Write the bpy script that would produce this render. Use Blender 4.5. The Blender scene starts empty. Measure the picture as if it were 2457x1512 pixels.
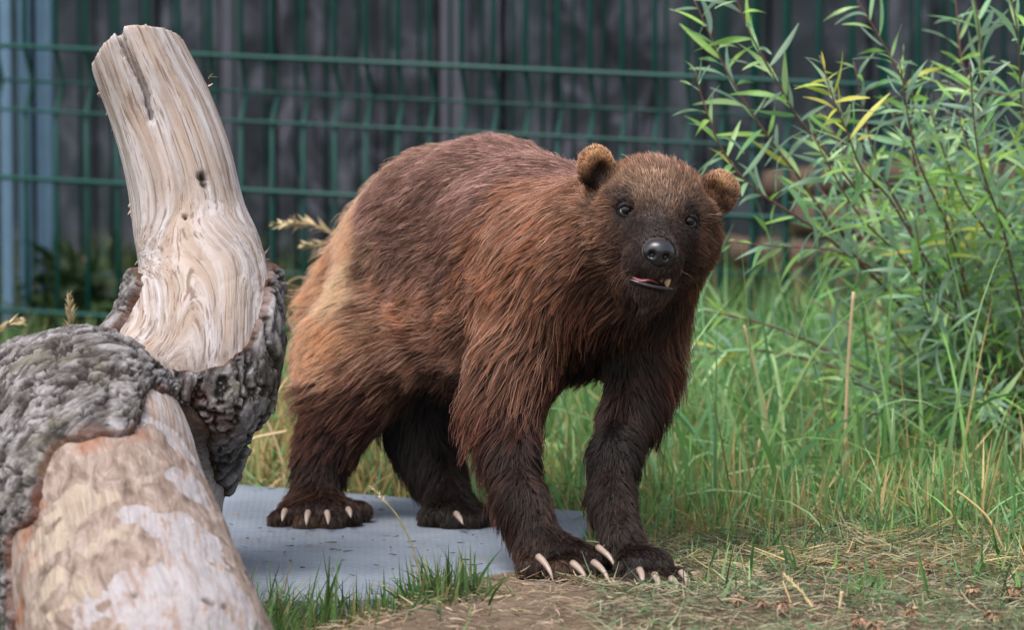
import bpy, math
import numpy as np
from mathutils import Vector, Matrix, kdtree
from mathutils.bvhtree import BVHTree

R = np.random.RandomState(7)
scene = bpy.context.scene
col = scene.collection

# ------------------------------------------------------------------ camera, sky, sun, exposure
CAM_H, PITCH, LENS = 0.676, 0.0907, 150.0
cam_d = bpy.data.cameras.new('camera'); cam = bpy.data.objects.new('camera', cam_d); col.objects.link(cam)
cam.location = (0, 0, CAM_H); cam.rotation_euler = (math.pi / 2 - PITCH, 0, 0)
cam_d.lens = LENS; cam_d.sensor_width = 36.0; cam_d.clip_start = 0.1; cam_d.clip_end = 800
cam_d.dof.use_dof = True; cam_d.dof.focus_distance = 4.47; cam_d.dof.aperture_fstop = 6.8
scene.camera = cam

SUN_EL, SUN_AZ = math.radians(62), math.radians(215)      # azimuth clockwise from +Y
world = bpy.data.worlds.new('World'); scene.world = world; world.use_nodes = True
wn = world.node_tree.nodes; wl = world.node_tree.links
sky = wn.new('ShaderNodeTexSky'); sky.sky_type = 'NISHITA'; sky.sun_disc = False
sky.sun_elevation = SUN_EL; sky.sun_rotation = SUN_AZ; sky.dust_density = 3.0; sky.air_density = 1.0
hs = wn.new('ShaderNodeHueSaturation'); hs.inputs['Saturation'].default_value = 0.42      # thin overcast: a paler, greyer sky all round
wl.new(sky.outputs[0], hs.inputs['Color']); wl.new(hs.outputs[0], wn['Background'].inputs[0]); wn['Background'].inputs[1].default_value = 0.15
sun_d = bpy.data.lights.new('sun', 'SUN'); sun = bpy.data.objects.new('sun', sun_d); col.objects.link(sun)
sun_d.energy = 1.5; sun_d.angle = math.radians(24); sun_d.color = (1.0, 0.965, 0.92)
sd = Vector((math.cos(SUN_EL) * math.sin(SUN_AZ), math.cos(SUN_EL) * math.cos(SUN_AZ), math.sin(SUN_EL)))
sun.rotation_euler = sd.to_track_quat('Z', 'Y').to_euler()
sun.location = (0, 3, 5)
scene.view_settings.view_transform = 'Standard'; scene.view_settings.look = 'None'
scene.view_settings.exposure = 0.98; scene.view_settings.gamma = 1.0
scene.view_settings.use_curve_mapping = False
scene.render.engine = 'CYCLES'
scene.cycles.use_denoising = True
scene.cycles.sample_clamp_indirect = 4.0; scene.cycles.caustics_reflective = False; scene.cycles.caustics_refractive = False
scene.cycles.max_bounces = 6; scene.cycles.transparent_max_bounces = 8
scene.cycles_curves.shape = 'RIBBONS'; scene.cycles_curves.subdivisions = 2

# ------------------------------------------------------------------ measuring helpers
# Positions are read off the photograph on a 2457 x 1512 grid plus a distance Y in metres.
F = LENS / 36.0 * 2457.0
CP, SP = math.cos(PITCH), math.sin(PITCH)
def P(px, py, Y):
    a, b = (px - 1228.5) / F, (py - 756.0) / F
    d = np.array([a, CP - b * SP, -SP - b * CP])
    return np.array([0, 0, CAM_H]) + d * (Y / d[1])
def G(px, py, z=0.0):
    a, b = (px - 1228.5) / F, (py - 756.0) / F
    d = np.array([a, CP - b * SP, -SP - b * CP])
    return np.array([0, 0, CAM_H]) + d * ((z - CAM_H) / d[2])
def pxm(Y): return Y / F            # metres per grid pixel at distance Y
def lin(r, g, b):
    c = np.array([r, g, b], float) / 255.0
    return np.where(c <= 0.04045, c / 12.92, ((c + 0.055) / 1.055) ** 2.4)
def nrm(v): return v / np.maximum(np.linalg.norm(v, axis=-1, keepdims=True), 1e-9)

def _hash(i, j, k, seed):
    h = (i.astype(np.uint32) * np.uint32(374761393) + j.astype(np.uint32) * np.uint32(668265263)
         + k.astype(np.uint32) * np.uint32(2246822519) + np.uint32(seed * 3266489917 & 0xffffffff))
    h = (h ^ (h >> np.uint32(13))) * np.uint32(1274126177)
    h = h ^ (h >> np.uint32(16))
    return (h & np.uint32(0xffffff)).astype(np.float64) / float(0xffffff)
def vnoise(p, seed=0):
    p = np.asarray(p, float); f = np.floor(p); t = p - f; t = t * t * t * (t * (t * 6 - 15) + 10)
    i = f.astype(np.int64); out = 0
    for dx in (0, 1):
        wx = t[:, 0] if dx else 1 - t[:, 0]
        for dy in (0, 1):
            wy = t[:, 1] if dy else 1 - t[:, 1]
            for dz in (0, 1):
                wz = t[:, 2] if dz else 1 - t[:, 2]
                out = out + wx * wy * wz * _hash(i[:, 0] + dx, i[:, 1] + dy, i[:, 2] + dz, seed)
    return out * 2 - 1
def fbm(p, octv=4, seed=0):
    s, a = 0, 0.5
    for o in range(octv):
        s = s + a * vnoise(p * (2 ** o), seed + o * 17); a *= 0.5
    return s
def worley(p, seed=0):
    """distance to nearest and second nearest cell point, id of nearest"""
    f = np.floor(p).astype(np.int64); d1 = np.full(len(p), 9.0); d2 = d1.copy(); idn = np.zeros(len(p))
    for dx in (-1, 0, 1):
        for dy in (-1, 0, 1):
            for dz in (-1, 0, 1):
                c = f + np.array([dx, dy, dz])
                q = c + np.stack([_hash(c[:, 0], c[:, 1], c[:, 2], seed + s) for s in (1, 2, 3)], 1)
                d = np.linalg.norm(q - p, axis=1)
                n = d < d1
                d2 = np.where(n, d1, np.minimum(d2, d)); idn = np.where(n, _hash(c[:, 0], c[:, 1], c[:, 2], seed + 9), idn)
                d1 = np.where(n, d, d1)
    return d1, d2, idn
def smooth(a, b, x):
    t = np.clip((x - a) / (b - a), 0, 1); return t * t * (3 - 2 * t)

# ------------------------------------------------------------------ object helpers
def link(o, parent=None, root=None):
    col.objects.link(o)
    if parent is not None:
        o.parent = parent
        base = root if root is not None else parent
        if o.parent is base: o.location = tuple(-Vector(base.location))
    return o
def mesh_data(name, v, f, mat=None, shade=True, attrs=None):
    me = bpy.data.meshes.new(name)
    v = np.asarray(v, np.float32); 
    if isinstance(f, np.ndarray):
        n, k = f.shape
        me.vertices.add(len(v)); me.vertices.foreach_set('co', v.ravel())
        me.loops.add(n * k); me.loops.foreach_set('vertex_index', f.astype(np.int32).ravel())
        me.polygons.add(n); me.polygons.foreach_set('loop_start', np.arange(0, n * k, k, dtype=np.int32))
        me.polygons.foreach_set('loop_total', np.full(n, k, np.int32))
        me.update(calc_edges=True)
    else:
        me.from_pydata([tuple(map(float, x)) for x in v], [], f)
    if mat: me.materials.append(mat)
    if shade: me.polygons.foreach_set('use_smooth', np.ones(len(me.polygons), bool))
    for k, a in (attrs or {}).items():
        a = np.asarray(a, np.float32)
        if a.ndim == 2 and a.shape[1] == 3 and k == 'col':
            a = np.concatenate([a, np.ones((len(a), 1), np.float32)], 1)
            t = me.attributes.new(k, 'FLOAT_COLOR', 'POINT'); t.data.foreach_set('color', a.ravel())
        elif a.ndim == 2:
            t = me.attributes.new(k, 'FLOAT_VECTOR', 'POINT'); t.data.foreach_set('vector', a.ravel())
        else:
            t = me.attributes.new(k, 'FLOAT', 'POINT'); t.data.foreach_set('value', a)
    return me
def mobj(name, v, f, mat=None, parent=None, shade=True, attrs=None, root=None):
    o = bpy.data.objects.new(name, mesh_data(name, v, f, mat, shade, attrs))
    return link(o, parent, root)
def empty(name, loc):
    o = bpy.data.objects.new(name, None); o.empty_display_size = 0.05; o.location = tuple(map(float, loc))
    col.objects.link(o); return o
def tag(o, label=None, cat=None, group=None, kind=None):
    if label: o['label'] = label
    if cat: o['category'] = cat
    if group: o['group'] = group
    if kind: o['kind'] = kind
    return o
def tube(pts, rad, n=8, cap=True):
    """tapered tube along a polyline -> verts, faces"""
    pts = np.asarray(pts, float); rad = np.broadcast_to(np.asarray(rad, float), (len(pts),))
    t = nrm(np.gradient(pts, axis=0)); ref = np.array([0.31, 0.2, 0.93])
    if abs(np.dot(t[0], ref)) > 0.9: ref = np.array([1.0, 0.1, 0.0])
    v, f = [], []
    a = np.linspace(0, 2 * math.pi, n, endpoint=False)
    for i in range(len(pts)):
        e1 = nrm(np.cross(t[i], ref)); e2 = np.cross(t[i], e1)
        v += list(pts[i] + rad[i] * (np.cos(a)[:, None] * e1 + np.sin(a)[:, None] * e2))
    for i in range(len(pts) - 1):
        for j in range(n):
            k = (j + 1) % n; f.append((i * n + j, i * n + k, (i + 1) * n + k, (i + 1) * n + j))
    if cap:
        f.append(tuple(range(n))[::-1]); f.append(tuple((len(pts) - 1) * n + j for j in range(n)))
    return np.array(v), f
def spline(cp, n):
    """Catmull-Rom through control points, any dimension"""
    cp = np.asarray(cp, float); cp = np.vstack([2 * cp[0] - cp[1], cp, 2 * cp[-1] - cp[-2]])
    m = len(cp) - 3; out = []
    for u in np.linspace(0, m - 1e-6, n):
        i = int(u); t = u - i; a, b, c, d = cp[i:i + 4]
        out.append(0.5 * (2 * b + (c - a) * t + (2 * a - 5 * b + 4 * c - d) * t * t + (-a + 3 * b - 3 * c + d) * t ** 3))
    return np.array(out)

# ------------------------------------------------------------------ material helpers
class NT:
    def __init__(s, name):
        s.m = bpy.data.materials.new(name); s.m.use_nodes = True; s.t = s.m.node_tree; s.t.nodes.clear()
        s.out = s.n('ShaderNodeOutputMaterial')
    def n(s, kind, **kw):
        x = s.t.nodes.new(kind)
        for k, v in kw.items():
            if k.startswith('i_'): x.inputs[k[2:].replace('_', ' ')].default_value = v
            else: setattr(x, k, v)
        return x
    def l(s, a, b): s.t.links.new(a, b)
    def mix(s, fac, a, b, blend='MIX'):
        x = s.n('ShaderNodeMix', data_type='RGBA', blend_type=blend)
        for v, i in ((fac, 0), (a, 6), (b, 7)):
            if hasattr(v, 'is_output'): s.l(v, x.inputs[i])
            elif i == 0: x.inputs[0].default_value = v
            else: x.inputs[i].default_value = (*v, 1) if len(v) == 3 else v
        return x.outputs[2]
    def math(s, op, a, b=0.0, clamp=False):
        x = s.n('ShaderNodeMath', operation=op, use_clamp=clamp)
        for v, i in ((a, 0), (b, 1)):
            if hasattr(v, 'is_output'): s.l(v, x.inputs[i])
            else: x.inputs[i].default_value = v
        return x.outputs[0]
    def ramp(s, fac, stops):
        x = s.n('ShaderNodeValToRGB'); e = x.color_ramp.elements
        while len(e) < len(stops): e.new(0.5)
        for q, (p, c) in zip(e, stops): q.position = p; q.color = (*c, 1) if len(c) == 3 else c
        s.l(fac, x.inputs[0]); return x.outputs[0]
    def attr(s, name): return s.n('ShaderNodeAttribute', attribute_name=name)
    def noise(s, vec, scale, detail=4, rough=0.55, dist=0.0):
        x = s.n('ShaderNodeTexNoise'); x.inputs['Scale'].default_value = scale; x.inputs['Detail'].default_value = detail
        x.inputs['Roughness'].default_value = rough; x.inputs['Distortion'].default_value = dist
        if vec is not None: s.l(vec, x.inputs['Vector'])
        return x.outputs['Fac']
    def scale(s, vec, sc):
        x = s.n('ShaderNodeVectorMath', operation='MULTIPLY'); s.l(vec, x.inputs[0]); x.inputs[1].default_value = sc
        return x.outputs[0]
    def bsdf(s, color, rough=0.7, spec=0.3, bump=None, bump_d=0.002, bump_s=0.6):
        b = s.n('ShaderNodeBsdfPrincipled'); b.inputs['Specular IOR Level'].default_value = spec
        if hasattr(color, 'is_output'): s.l(color, b.inputs['Base Color'])
        else: b.inputs['Base Color'].default_value = (*color, 1)
        if hasattr(rough, 'is_output'): s.l(rough, b.inputs['Roughness'])
        else: b.inputs['Roughness'].default_value = rough
        if bump is not None:
            x = s.n('ShaderNodeBump'); x.inputs['Distance'].default_value = bump_d; x.inputs['Strength'].default_value = bump_s
            s.l(bump, x.inputs['Height']); s.l(x.outputs[0], b.inputs['Normal'])
        s.b = b; s.l(b.outputs[0], s.out.inputs[0]); return b

def m_simple(name, c, rough=0.6, spec=0.4, var=0.25, sc=40.0):
    t = NT(name); tc = t.n('ShaderNodeTexCoord').outputs['Object']
    n = t.noise(tc, sc, 5)
    cc = t.mix(n, np.array(c) * (1 - var), np.clip(np.array(c) * (1 + var), 0, 1))
    t.bsdf(cc, rough, spec, bump=n, bump_d=0.001, bump_s=0.3); return t.m

# wood
def m_wood():
    t = NT('weathered_wood'); g = t.attr('grain').outputs['Vector']; tone = t.attr('tone').outputs['Fac']
    fine = t.noise(t.scale(g, (300, 300, 7)), 1.0, 6, 0.62)
    mid = t.noise(t.scale(g, (110, 110, 3.5)), 1.0, 5, 0.6, 0.25)
    big = t.noise(t.scale(g, (26, 26, 5)), 1.0, 4)
    patch = t.noise(t.scale(g, (64, 64, 11)), 1.0, 8, 0.7, 0.9)
    pale = t.ramp(mid, [(0.30, lin(138, 118, 106)), (0.44, lin(154, 143, 137)), (0.60, lin(182, 175, 175)), (0.8, lin(154, 139, 130))])
    pale = t.mix(t.math('MULTIPLY', t.ramp(big, [(0.47, (0, 0, 0)), (0.62, (1, 1, 1))]), 0.5), pale, lin(166, 142, 122))
    streak = t.ramp(fine, [(0.38, (0, 0, 0)), (0.46, (1, 1, 1))])
    pale = t.mix(t.math('MULTIPLY', t.math('SUBTRACT', 1.0, streak), 0.75), pale, lin(104, 80, 66))
    # bark-beetle eaten lower trunk: brown film, cream flecks, bleached patches
    brown = t.ramp(t.noise(t.scale(g, (70, 70, 22)), 1.0, 7, 0.65, 0.8), [(0.3, lin(76, 62, 54)), (0.46, lin(124, 106, 96)), (0.7, lin(166, 150, 141))])
    crm = t.math('ADD', t.attr('cream').outputs['Fac'], t.math('MULTIPLY', t.math('SUBTRACT', t.noise(t.scale(g, (75, 75, 22)), 1.0, 6, 0.65, 1.0), 0.5), 2.4))
    gal = t.math('MULTIPLY', t.ramp(crm, [(0.45, (0, 0, 0)), (0.72, (1, 1, 1))]), t.math('ADD', 0.35, t.ramp(fine, [(0.4, (0, 0, 0)), (0.55, (0.65, 0.65, 0.65))])))
    brown = t.mix(gal, brown, t.mix(mid, lin(136, 118, 102), lin(180, 166, 149)))
    brown = t.mix(t.math('MULTIPLY', t.ramp(patch, [(0.32, (1, 1, 1)), (0.38, (0, 0, 0))]), 0.7), brown, lin(84, 62, 50))
    white = t.mix(fine, lin(124, 116, 116), lin(178, 172, 174))
    white = t.mix(t.ramp(patch, [(0.40, (1, 1, 1)), (0.50, (0, 0, 0))]), white, lin(140, 118, 108))
    bl = t.math('ADD', t.attr('bleach').outputs['Fac'], t.math('MULTIPLY', t.math('SUBTRACT', patch, 0.5), 2.2))
    low = t.mix(t.ramp(bl, [(0.42, (0, 0, 0)), (0.56, (1, 1, 1))]), brown, white)
    c = t.mix(tone, pale, low)
    c = t.mix(t.attr('rot').outputs['Fac'], c, t.mix(mid, lin(92, 45, 25), lin(170, 105, 60)))
    spk = t.noise(t.scale(g, (190, 190, 70)), 1.0, 5, 0.7, 0.6)
    c = t.mix(t.math('MULTIPLY', t.ramp(spk, [(0.3, (1, 1, 1)), (0.47, (0, 0, 0))]), 0.45), c, lin(112, 90, 78))
    hole = t.attr('hole').outputs['Fac']
    c = t.mix(hole, c, lin(48, 34, 26))
    h = t.math('ADD', t.math('MULTIPLY', fine, 0.7), t.math('ADD', mid, t.math('ADD', t.math('MULTIPLY', gal, -0.5), patch)))
    t.bsdf(c, 0.78, 0.25, bump=h, bump_d=0.0025, bump_s=0.8); return t.m
def m_bark():
    t = NT('grey_bark'); tc = t.n('ShaderNodeTexCoord').outputs['Object']; g = t.attr('grain').outputs['Vector']
    n1 = t.noise(tc, 30, 8, 0.65, 0.8); n2 = t.noise(t.scale(g, (120, 120, 45)), 1.0, 6, 0.7)
    c = t.ramp(n1, [(0.28, lin(58, 53, 51)), (0.42, lin(104, 99, 97)), (0.54, lin(142, 137, 137)), (0.72, lin(180, 175, 177))])
    c = t.mix(t.math('MULTIPLY', t.ramp(n2, [(0.35, (1, 1, 1)), (0.48, (0, 0, 0))]), 0.5), c, lin(72, 62, 55))
    c = t.mix(t.math('MULTIPLY', t.ramp(t.noise(tc, 9, 3), [(0.58, (0, 0, 0)), (0.7, (1, 1, 1))]), 0.4), c, lin(104, 98, 52))
    c = t.mix(t.math('MULTIPLY', t.attr('crev_shade').outputs['Fac'], 0.9), c, lin(46, 40, 38))     # shade of the fissures painted into the bark colour
    c = t.mix(t.attr('rot').outputs['Fac'], c, lin(92, 52, 32))
    t.bsdf(c, 0.9, 0.15, bump=t.math('ADD', n1, n2), bump_d=0.006, bump_s=1.0); return t.m
def m_fur():
    t = NT('fur'); a = t.attr('col')
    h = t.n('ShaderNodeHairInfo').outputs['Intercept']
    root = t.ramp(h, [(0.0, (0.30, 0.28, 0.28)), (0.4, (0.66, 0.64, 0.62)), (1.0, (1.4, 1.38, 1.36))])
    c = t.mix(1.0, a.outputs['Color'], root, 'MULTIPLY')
    d = t.n('ShaderNodeBsdfDiffuse'); t.l(c, d.inputs['Color'])
    tr = t.n('ShaderNodeBsdfTranslucent'); t.l(c, tr.inputs['Color'])
    hr = t.n('ShaderNodeBsdfHair'); hr.component = 'Reflection'; hr.inputs['RoughnessU'].default_value = 0.22; hr.inputs['RoughnessV'].default_value = 0.6
    t.l(t.mix(0.28, c, (0.9, 0.82, 0.78)), hr.inputs['Color'])
    m1 = t.n('ShaderNodeMixShader'); m1.inputs[0].default_value = 0.35; t.l(d.outputs[0], m1.inputs[1]); t.l(tr.outputs[0], m1.inputs[2])
    m2 = t.n('ShaderNodeMixShader'); m2.inputs[0].default_value = 0.09; t.l(m1.outputs[0], m2.inputs[1]); t.l(hr.outputs[0], m2.inputs[2])
    t.l(m2.outputs[0], t.out.inputs[0]); return t.m
def m_attr(name, rough=0.8, spec=0.2, trans=0.0, gain=1.0, back=None, bump=None):
    t = NT(name); c = t.attr('col').outputs['Color']
    oi = t.n('ShaderNodeObjectInfo')
    if back is not None:
        geo = t.n('ShaderNodeNewGeometry').outputs['Backfacing']
        c = t.mix(geo, c, t.mix(0.75, c, back))
    b = t.bsdf(c, rough, spec)
    if trans:
        tr = t.n('ShaderNodeBsdfTranslucent'); t.l(c, tr.inputs[0])
        mx = t.n('ShaderNodeMixShader'); mx.inputs[0].default_value = trans
        t.l(b.outputs[0], mx.inputs[1]); t.l(tr.outputs[0], mx.inputs[2]); t.l(mx.outputs[0], t.out.inputs[0])
    return t.m
def m_soil():
    t = NT('dry_soil'); tc = t.n('ShaderNodeTexCoord').outputs['Object']
    n = t.noise(tc, 9, 6); n2 = t.noise(tc, 120, 5, 0.7)
    c = t.ramp(n, [(0.3, lin(84, 72, 60)), (0.5, lin(118, 102, 88)), (0.7, lin(146, 130, 116))])
    c = t.mix(t.math('MULTIPLY', n2, 0.7), c, lin(92, 78, 62))
    c = t.mix(t.attr('green').outputs['Fac'], c, t.mix(n2, lin(40, 42, 26), lin(74, 72, 48)))
    t.bsdf(c, 0.95, 0.1, bump=t.math('ADD', t.math('MULTIPLY', n2, 0.5), n), bump_d=0.006, bump_s=0.9); return t.m
def m_slab():
    t = NT('slab_surface'); tc = t.n('ShaderNodeTexCoord').outputs['Object']
    n = t.noise(tc, 6, 6, 0.6); st = t.noise(t.scale(tc, (10, 60, 1)), 1.0, 5, 0.6, 0.5)
    w1 = t.n('ShaderNodeTexWave', bands_direction='DIAGONAL'); t.l(tc, w1.inputs[0]); w1.inputs['Scale'].default_value = 42; w1.inputs['Distortion'].default_value = 1.5
    mp = t.n('ShaderNodeMapping'); t.l(tc, mp.inputs[0]); mp.inputs['Rotation'].default_value = (0, 0, 1.5)
    w2 = t.n('ShaderNodeTexWave', bands_direction='DIAGONAL'); t.l(mp.outputs[0], w2.inputs[0]); w2.inputs['Scale'].default_value = 42; w2.inputs['Distortion'].default_value = 1.5
    wv = t.math('MULTIPLY', w1.outputs['Fac'], w2.outputs['Fac'])
    c = t.ramp(n, [(0.3, lin(94, 102, 113)), (0.5, lin(112, 120, 132)), (0.72, lin(130, 138, 149))])
    c = t.mix(t.math('MULTIPLY', wv, 0.35), c, lin(150, 158, 168))
    c = t.mix(t.math('MULTIPLY', t.ramp(st, [(0.3, (1, 1, 1)), (0.42, (0, 0, 0))]), 0.5), c, lin(84, 88, 92))
    c = t.mix(t.math('MULTIPLY', t.ramp(st, [(0.66, (0, 0, 0)), (0.72, (1, 1, 1))]), 0.6), c, lin(190, 190, 180))
    mud = t.noise(tc, 11, 7, 0.7, 0.6)
    c = t.mix(t.math('MULTIPLY', t.ramp(mud, [(0.56, (0, 0, 0)), (0.66, (1, 1, 1))]), 0.45), c, lin(112, 108, 100))
    c = t.mix(t.math('MULTIPLY', t.ramp(t.noise(tc, 150, 3, 0.5), [(0.66, (0, 0, 0)), (0.72, (1, 1, 1))]), 0.5), c, lin(88, 90, 92))
    t.bsdf(c, 0.62, 0.35, bump=t.math('ADD', wv, t.math('MULTIPLY', n, 0.6)), bump_d=0.0015, bump_s=0.6); return t.m
def m_plank():
    t = NT('dark_boards'); tc = t.n('ShaderNodeTexCoord').outputs['Object']
    oi = t.n('ShaderNodeObjectInfo').outputs['Random']
    n = t.noise(t.scale(t.n('ShaderNodeNewGeometry').outputs['Position'], (14, 14, 9)), 1.0, 6, 0.65, 0.8)
    c = t.ramp(n, [(0.34, lin(22, 25, 29)), (0.5, lin(47, 50, 56)), (0.66, lin(92, 92, 102))])
    c = t.mix(t.math('MULTIPLY', oi, 0.5), c, lin(52, 62, 66))
    t.bsdf(c, 0.85, 0.2, bump=n, bump_d=0.004); return t.m
def m_tint(name, c, rough, spec, metal=0.0, var=0.2, sc=30):
    m = m_simple(name, c, rough, spec, var, sc); m.node_tree.nodes['Principled BSDF'].inputs['Metallic'].default_value = metal; return m

M = dict(wood=m_wood(), bark=m_bark(), fur=m_fur(), soil=m_soil(), slab=m_slab(), plank=m_plank(),
         skin=m_attr('skin', 0.6, 0.3), grass=m_attr('grass_blades', 0.5, 0.4, 0.45), straw=m_attr('dry_straw', 0.8, 0.2, 0.2),
         leaf=m_attr('willow_leaf', 0.42, 0.5, 0.42, back=lin(150, 176, 164)), twig=m_simple('twig', lin(118, 82, 76), 0.6, 0.4, 0.35, 60),
         wire=m_simple('green_wire', lin(3, 60, 54), 0.45, 0.4, 0.2, 12), post=m_tint('galvanised_steel', lin(100, 130, 154), 0.5, 0.5, 0.2), post2=m_tint('dull_steel', lin(84, 84, 94), 0.7, 0.3, 0.0),
         claw=m_simple('claw', lin(150, 132, 120), 0.35, 0.5, 0.45, 110), nose=m_simple('nose_skin', lin(26, 26, 30), 0.30, 0.6, 0.5, 260),
         eye=m_attr('eye', 0.06, 0.5), lid=m_simple('eyelid', lin(24, 20, 22), 0.65, 0.25, 0.3, 200), tongue=m_simple('tongue', lin(150, 88, 92), 0.3, 0.5, 0.15, 150),
         tooth=m_simple('tooth', lin(172, 148, 112), 0.3, 0.5, 0.3, 120), lip=m_simple('lip', lin(44, 38, 44), 0.25, 0.6, 0.3, 150),
         logbrown=m_simple('old_log_bark', lin(92, 76, 66), 0.9, 0.15, 0.5, 14), clover=m_attr('dried_clover', 0.85, 0.15))

# ------------------------------------------------------------------ signed-distance modelling
def sd_capsule(p, a, b, ra, rb):
    ab = b - a; t = np.clip(((p - a) @ ab) / max(ab @ ab, 1e-12), 0, 1)
    return np.linalg.norm(p - (a + t[..., None] * ab), axis=-1) - (ra + (rb - ra) * t)
def sd_ell(p, c, r, rot):
    q = (p - c) @ rot; k0 = np.linalg.norm(q / r, axis=-1); k1 = np.linalg.norm(q / (r * r), axis=-1)
    return k0 * (k0 - 1) / np.maximum(k1, 1e-9)
class Field:
    def __init__(s, lo, hi, h):
        s.lo = np.array(lo, float); s.h = h; s.n = np.ceil((np.array(hi) - s.lo) / h).astype(int) + 1
        s.v = np.full(s.n, 0.15, np.float32)
    def _sl(s, lo, hi):
        a = np.clip(np.floor((lo - s.lo) / s.h).astype(int), 0, s.n - 1); b = np.clip(np.ceil((hi - s.lo) / s.h).astype(int) + 1, 1, s.n)
        ax = [s.lo[i] + s.h * np.arange(a[i], b[i]) for i in range(3)]
        return (slice(a[0], b[0]), slice(a[1], b[1]), slice(a[2], b[2])), np.stack(np.meshgrid(*ax, indexing='ij'), -1)
    def _put(s, sl, d, k, sub=False):
        d = d.astype(np.float32); v = s.v[sl]
        if sub:
            d = -d; hh = np.maximum(k - np.abs(v - d), 0) / k; s.v[sl] = np.maximum(v, d) + hh * hh * k * 0.25
        else:
            hh = np.maximum(k - np.abs(v - d), 0) / k; s.v[sl] = np.minimum(v, d) - hh * hh * k * 0.25
    def cap(s, a, b, ra, rb, k=0.02, sub=False):
        m = max(ra, rb) + 0.05
        sl, p = s._sl(np.minimum(a, b) - m, np.maximum(a, b) + m)
        if p.size: s._put(sl, sd_capsule(p, a, b, ra, rb), k, sub)
    def ell(s, c, r, rot, k=0.02, sub=False):
        m = max(r) + 0.05; sl, p = s._sl(c - m, c + m)
        if p.size: s._put(sl, sd_ell(p, c, np.array(r), rot), k, sub)
    def sample(s, p):
        q = (p - s.lo) / s.h; q = np.clip(q, 0, s.n - 1.001); i = q.astype(int); t = q - i; o = 0
        for dx in (0, 1):
            for dy in (0, 1):
                for dz in (0, 1):
                    w = (t[:, 0] if dx else 1 - t[:, 0]) * (t[:, 1] if dy else 1 - t[:, 1]) * (t[:, 2] if dz else 1 - t[:, 2])
                    o = o + w * s.v[i[:, 0] + dx, i[:, 1] + dy, i[:, 2] + dz]
        return o
    def grad(s, p, e=0.004):
        g = [s.sample(p + np.eye(3)[a] * e) - s.sample(p - np.eye(3)[a] * e) for a in range(3)]
        return nrm(np.stack(g, -1))
    def mesh(s):
        v = s.v; ins = v < 0
        def C(a): return [a[i:a.shape[0] - 1 + i, j:a.shape[1] - 1 + j, k:a.shape[2] - 1 + k] for i in (0, 1) for j in (0, 1) for k in (0, 1)]
        cnt = sum(c.astype(np.int8) for c in C(ins)); act = (cnt > 0) & (cnt < 8)
        ijk = np.argwhere(act); ids = np.full(act.shape, -1, np.int32); ids[tuple(ijk.T)] = np.arange(len(ijk))
        off = np.array([(i, j, k) for i in (0, 1) for j in (0, 1) for k in (0, 1)])
        cv = np.stack([v[tuple((ijk + o).T)] for o in off], 1)
        acc = np.zeros((len(ijk), 3)); n = np.zeros(len(ijk))
        for a in range(8):
            for b in range(a + 1, 8):
                if np.abs(off[a] - off[b]).sum() != 1: continue
                m = (cv[:, a] < 0) != (cv[:, b] < 0)
                t = cv[:, a] / np.where(m, cv[:, a] - cv[:, b], 1)
                acc[m] += (off[a] + t[:, None] * (off[b] - off[a]))[m]; n[m] += 1
        verts = s.lo + s.h * (ijk + acc / n[:, None])
        faces = []
        for ax in range(3):
            u, w = [(1, 2), (2, 0), (0, 1)][ax]
            sl0 = [slice(None)] * 3; sl1 = [slice(None)] * 3; sl0[ax] = slice(0, -1); sl1[ax] = slice(1, None)
            A, B = ins[tuple(sl0)], ins[tuple(sl1)]
            e = np.argwhere(A != B); e = e[(e[:, u] > 0) & (e[:, w] > 0) & (e[:, u] < s.n[u] - 1) & (e[:, w] < s.n[w] - 1)]
            fl = A[tuple(e.T)]
            q = []
            for du, dw in ((-1, -1), (0, -1), (0, 0), (-1, 0)):
                c = e.copy(); c[:, u] += du; c[:, w] += dw; q.append(ids[tuple(c.T)])
            q = np.stack(q, 1); q[~fl] = q[~fl][:, ::-1]; faces.append(q)
        return verts, np.vstack(faces)
I3 = np.eye(3)
def relax(v, f, it=2, lam=0.5):
    n = len(v); e = np.vstack([f[:, [0, 1]], f[:, [1, 2]], f[:, [2, 3]], f[:, [3, 0]]]); e = np.vstack([e, e[:, ::-1]])
    deg = np.bincount(e[:, 0], minlength=n)[:, None]
    for _ in range(it):
        s = np.stack([np.bincount(e[:, 0], weights=v[e[:, 1], a], minlength=n) for a in range(3)], 1)
        v = v + lam * (s / np.maximum(deg, 1) - v)
    return v

# ------------------------------------------------------------------ ground
PAWS = [(*G(1340, 1395)[:2], 0.06), (*G(1570, 1425)[:2], 0.06), (*G(1420, 1400)[:2], 0.05)]
def ground_z(x, y):
    """height of the soil: a low worn bank in front of the slab, level turf elsewhere"""
    x = np.asarray(x, float); y = np.asarray(y, float)
    p = np.stack([x * 5, y * 5, x * 0], -1).reshape(-1, 3)
    n = fbm(p, 3, 5).reshape(x.shape)
    bank = smooth(-0.16, 0.02, x + (4.36 - y) * 0.35) * (1 - smooth(4.40, 4.54, y - np.clip(x, -0.2, 0.5) * 0.9)) 
    z = -0.028 + 0.038 * bank + 0.010 * n * (0.4 + bank)
    for a, b, r in PAWS: z = z - 0.5 * np.maximum(z + 0.006, 0) * 2 * np.exp(-((x - a) ** 2 + (y - b) ** 2) / r ** 2)
    far = smooth(4.7, 6.5, y) * 0.03
    right = smooth(0.12, 0.35, x) * 0.018
    return z + far + right * (1 - bank)
xs = np.concatenate([[-300, -60, -12, -5, -3], np.linspace(-2, 2, 201), [3, 5, 12, 60, 300]])
ys = np.concatenate([[-300, -60, -5, 1], np.linspace(3, 7, 201), [8, 10, 16, 60, 300]])
gx, gy = np.meshgrid(xs, ys, indexing='ij'); gzv = ground_z(gx, gy)
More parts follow.
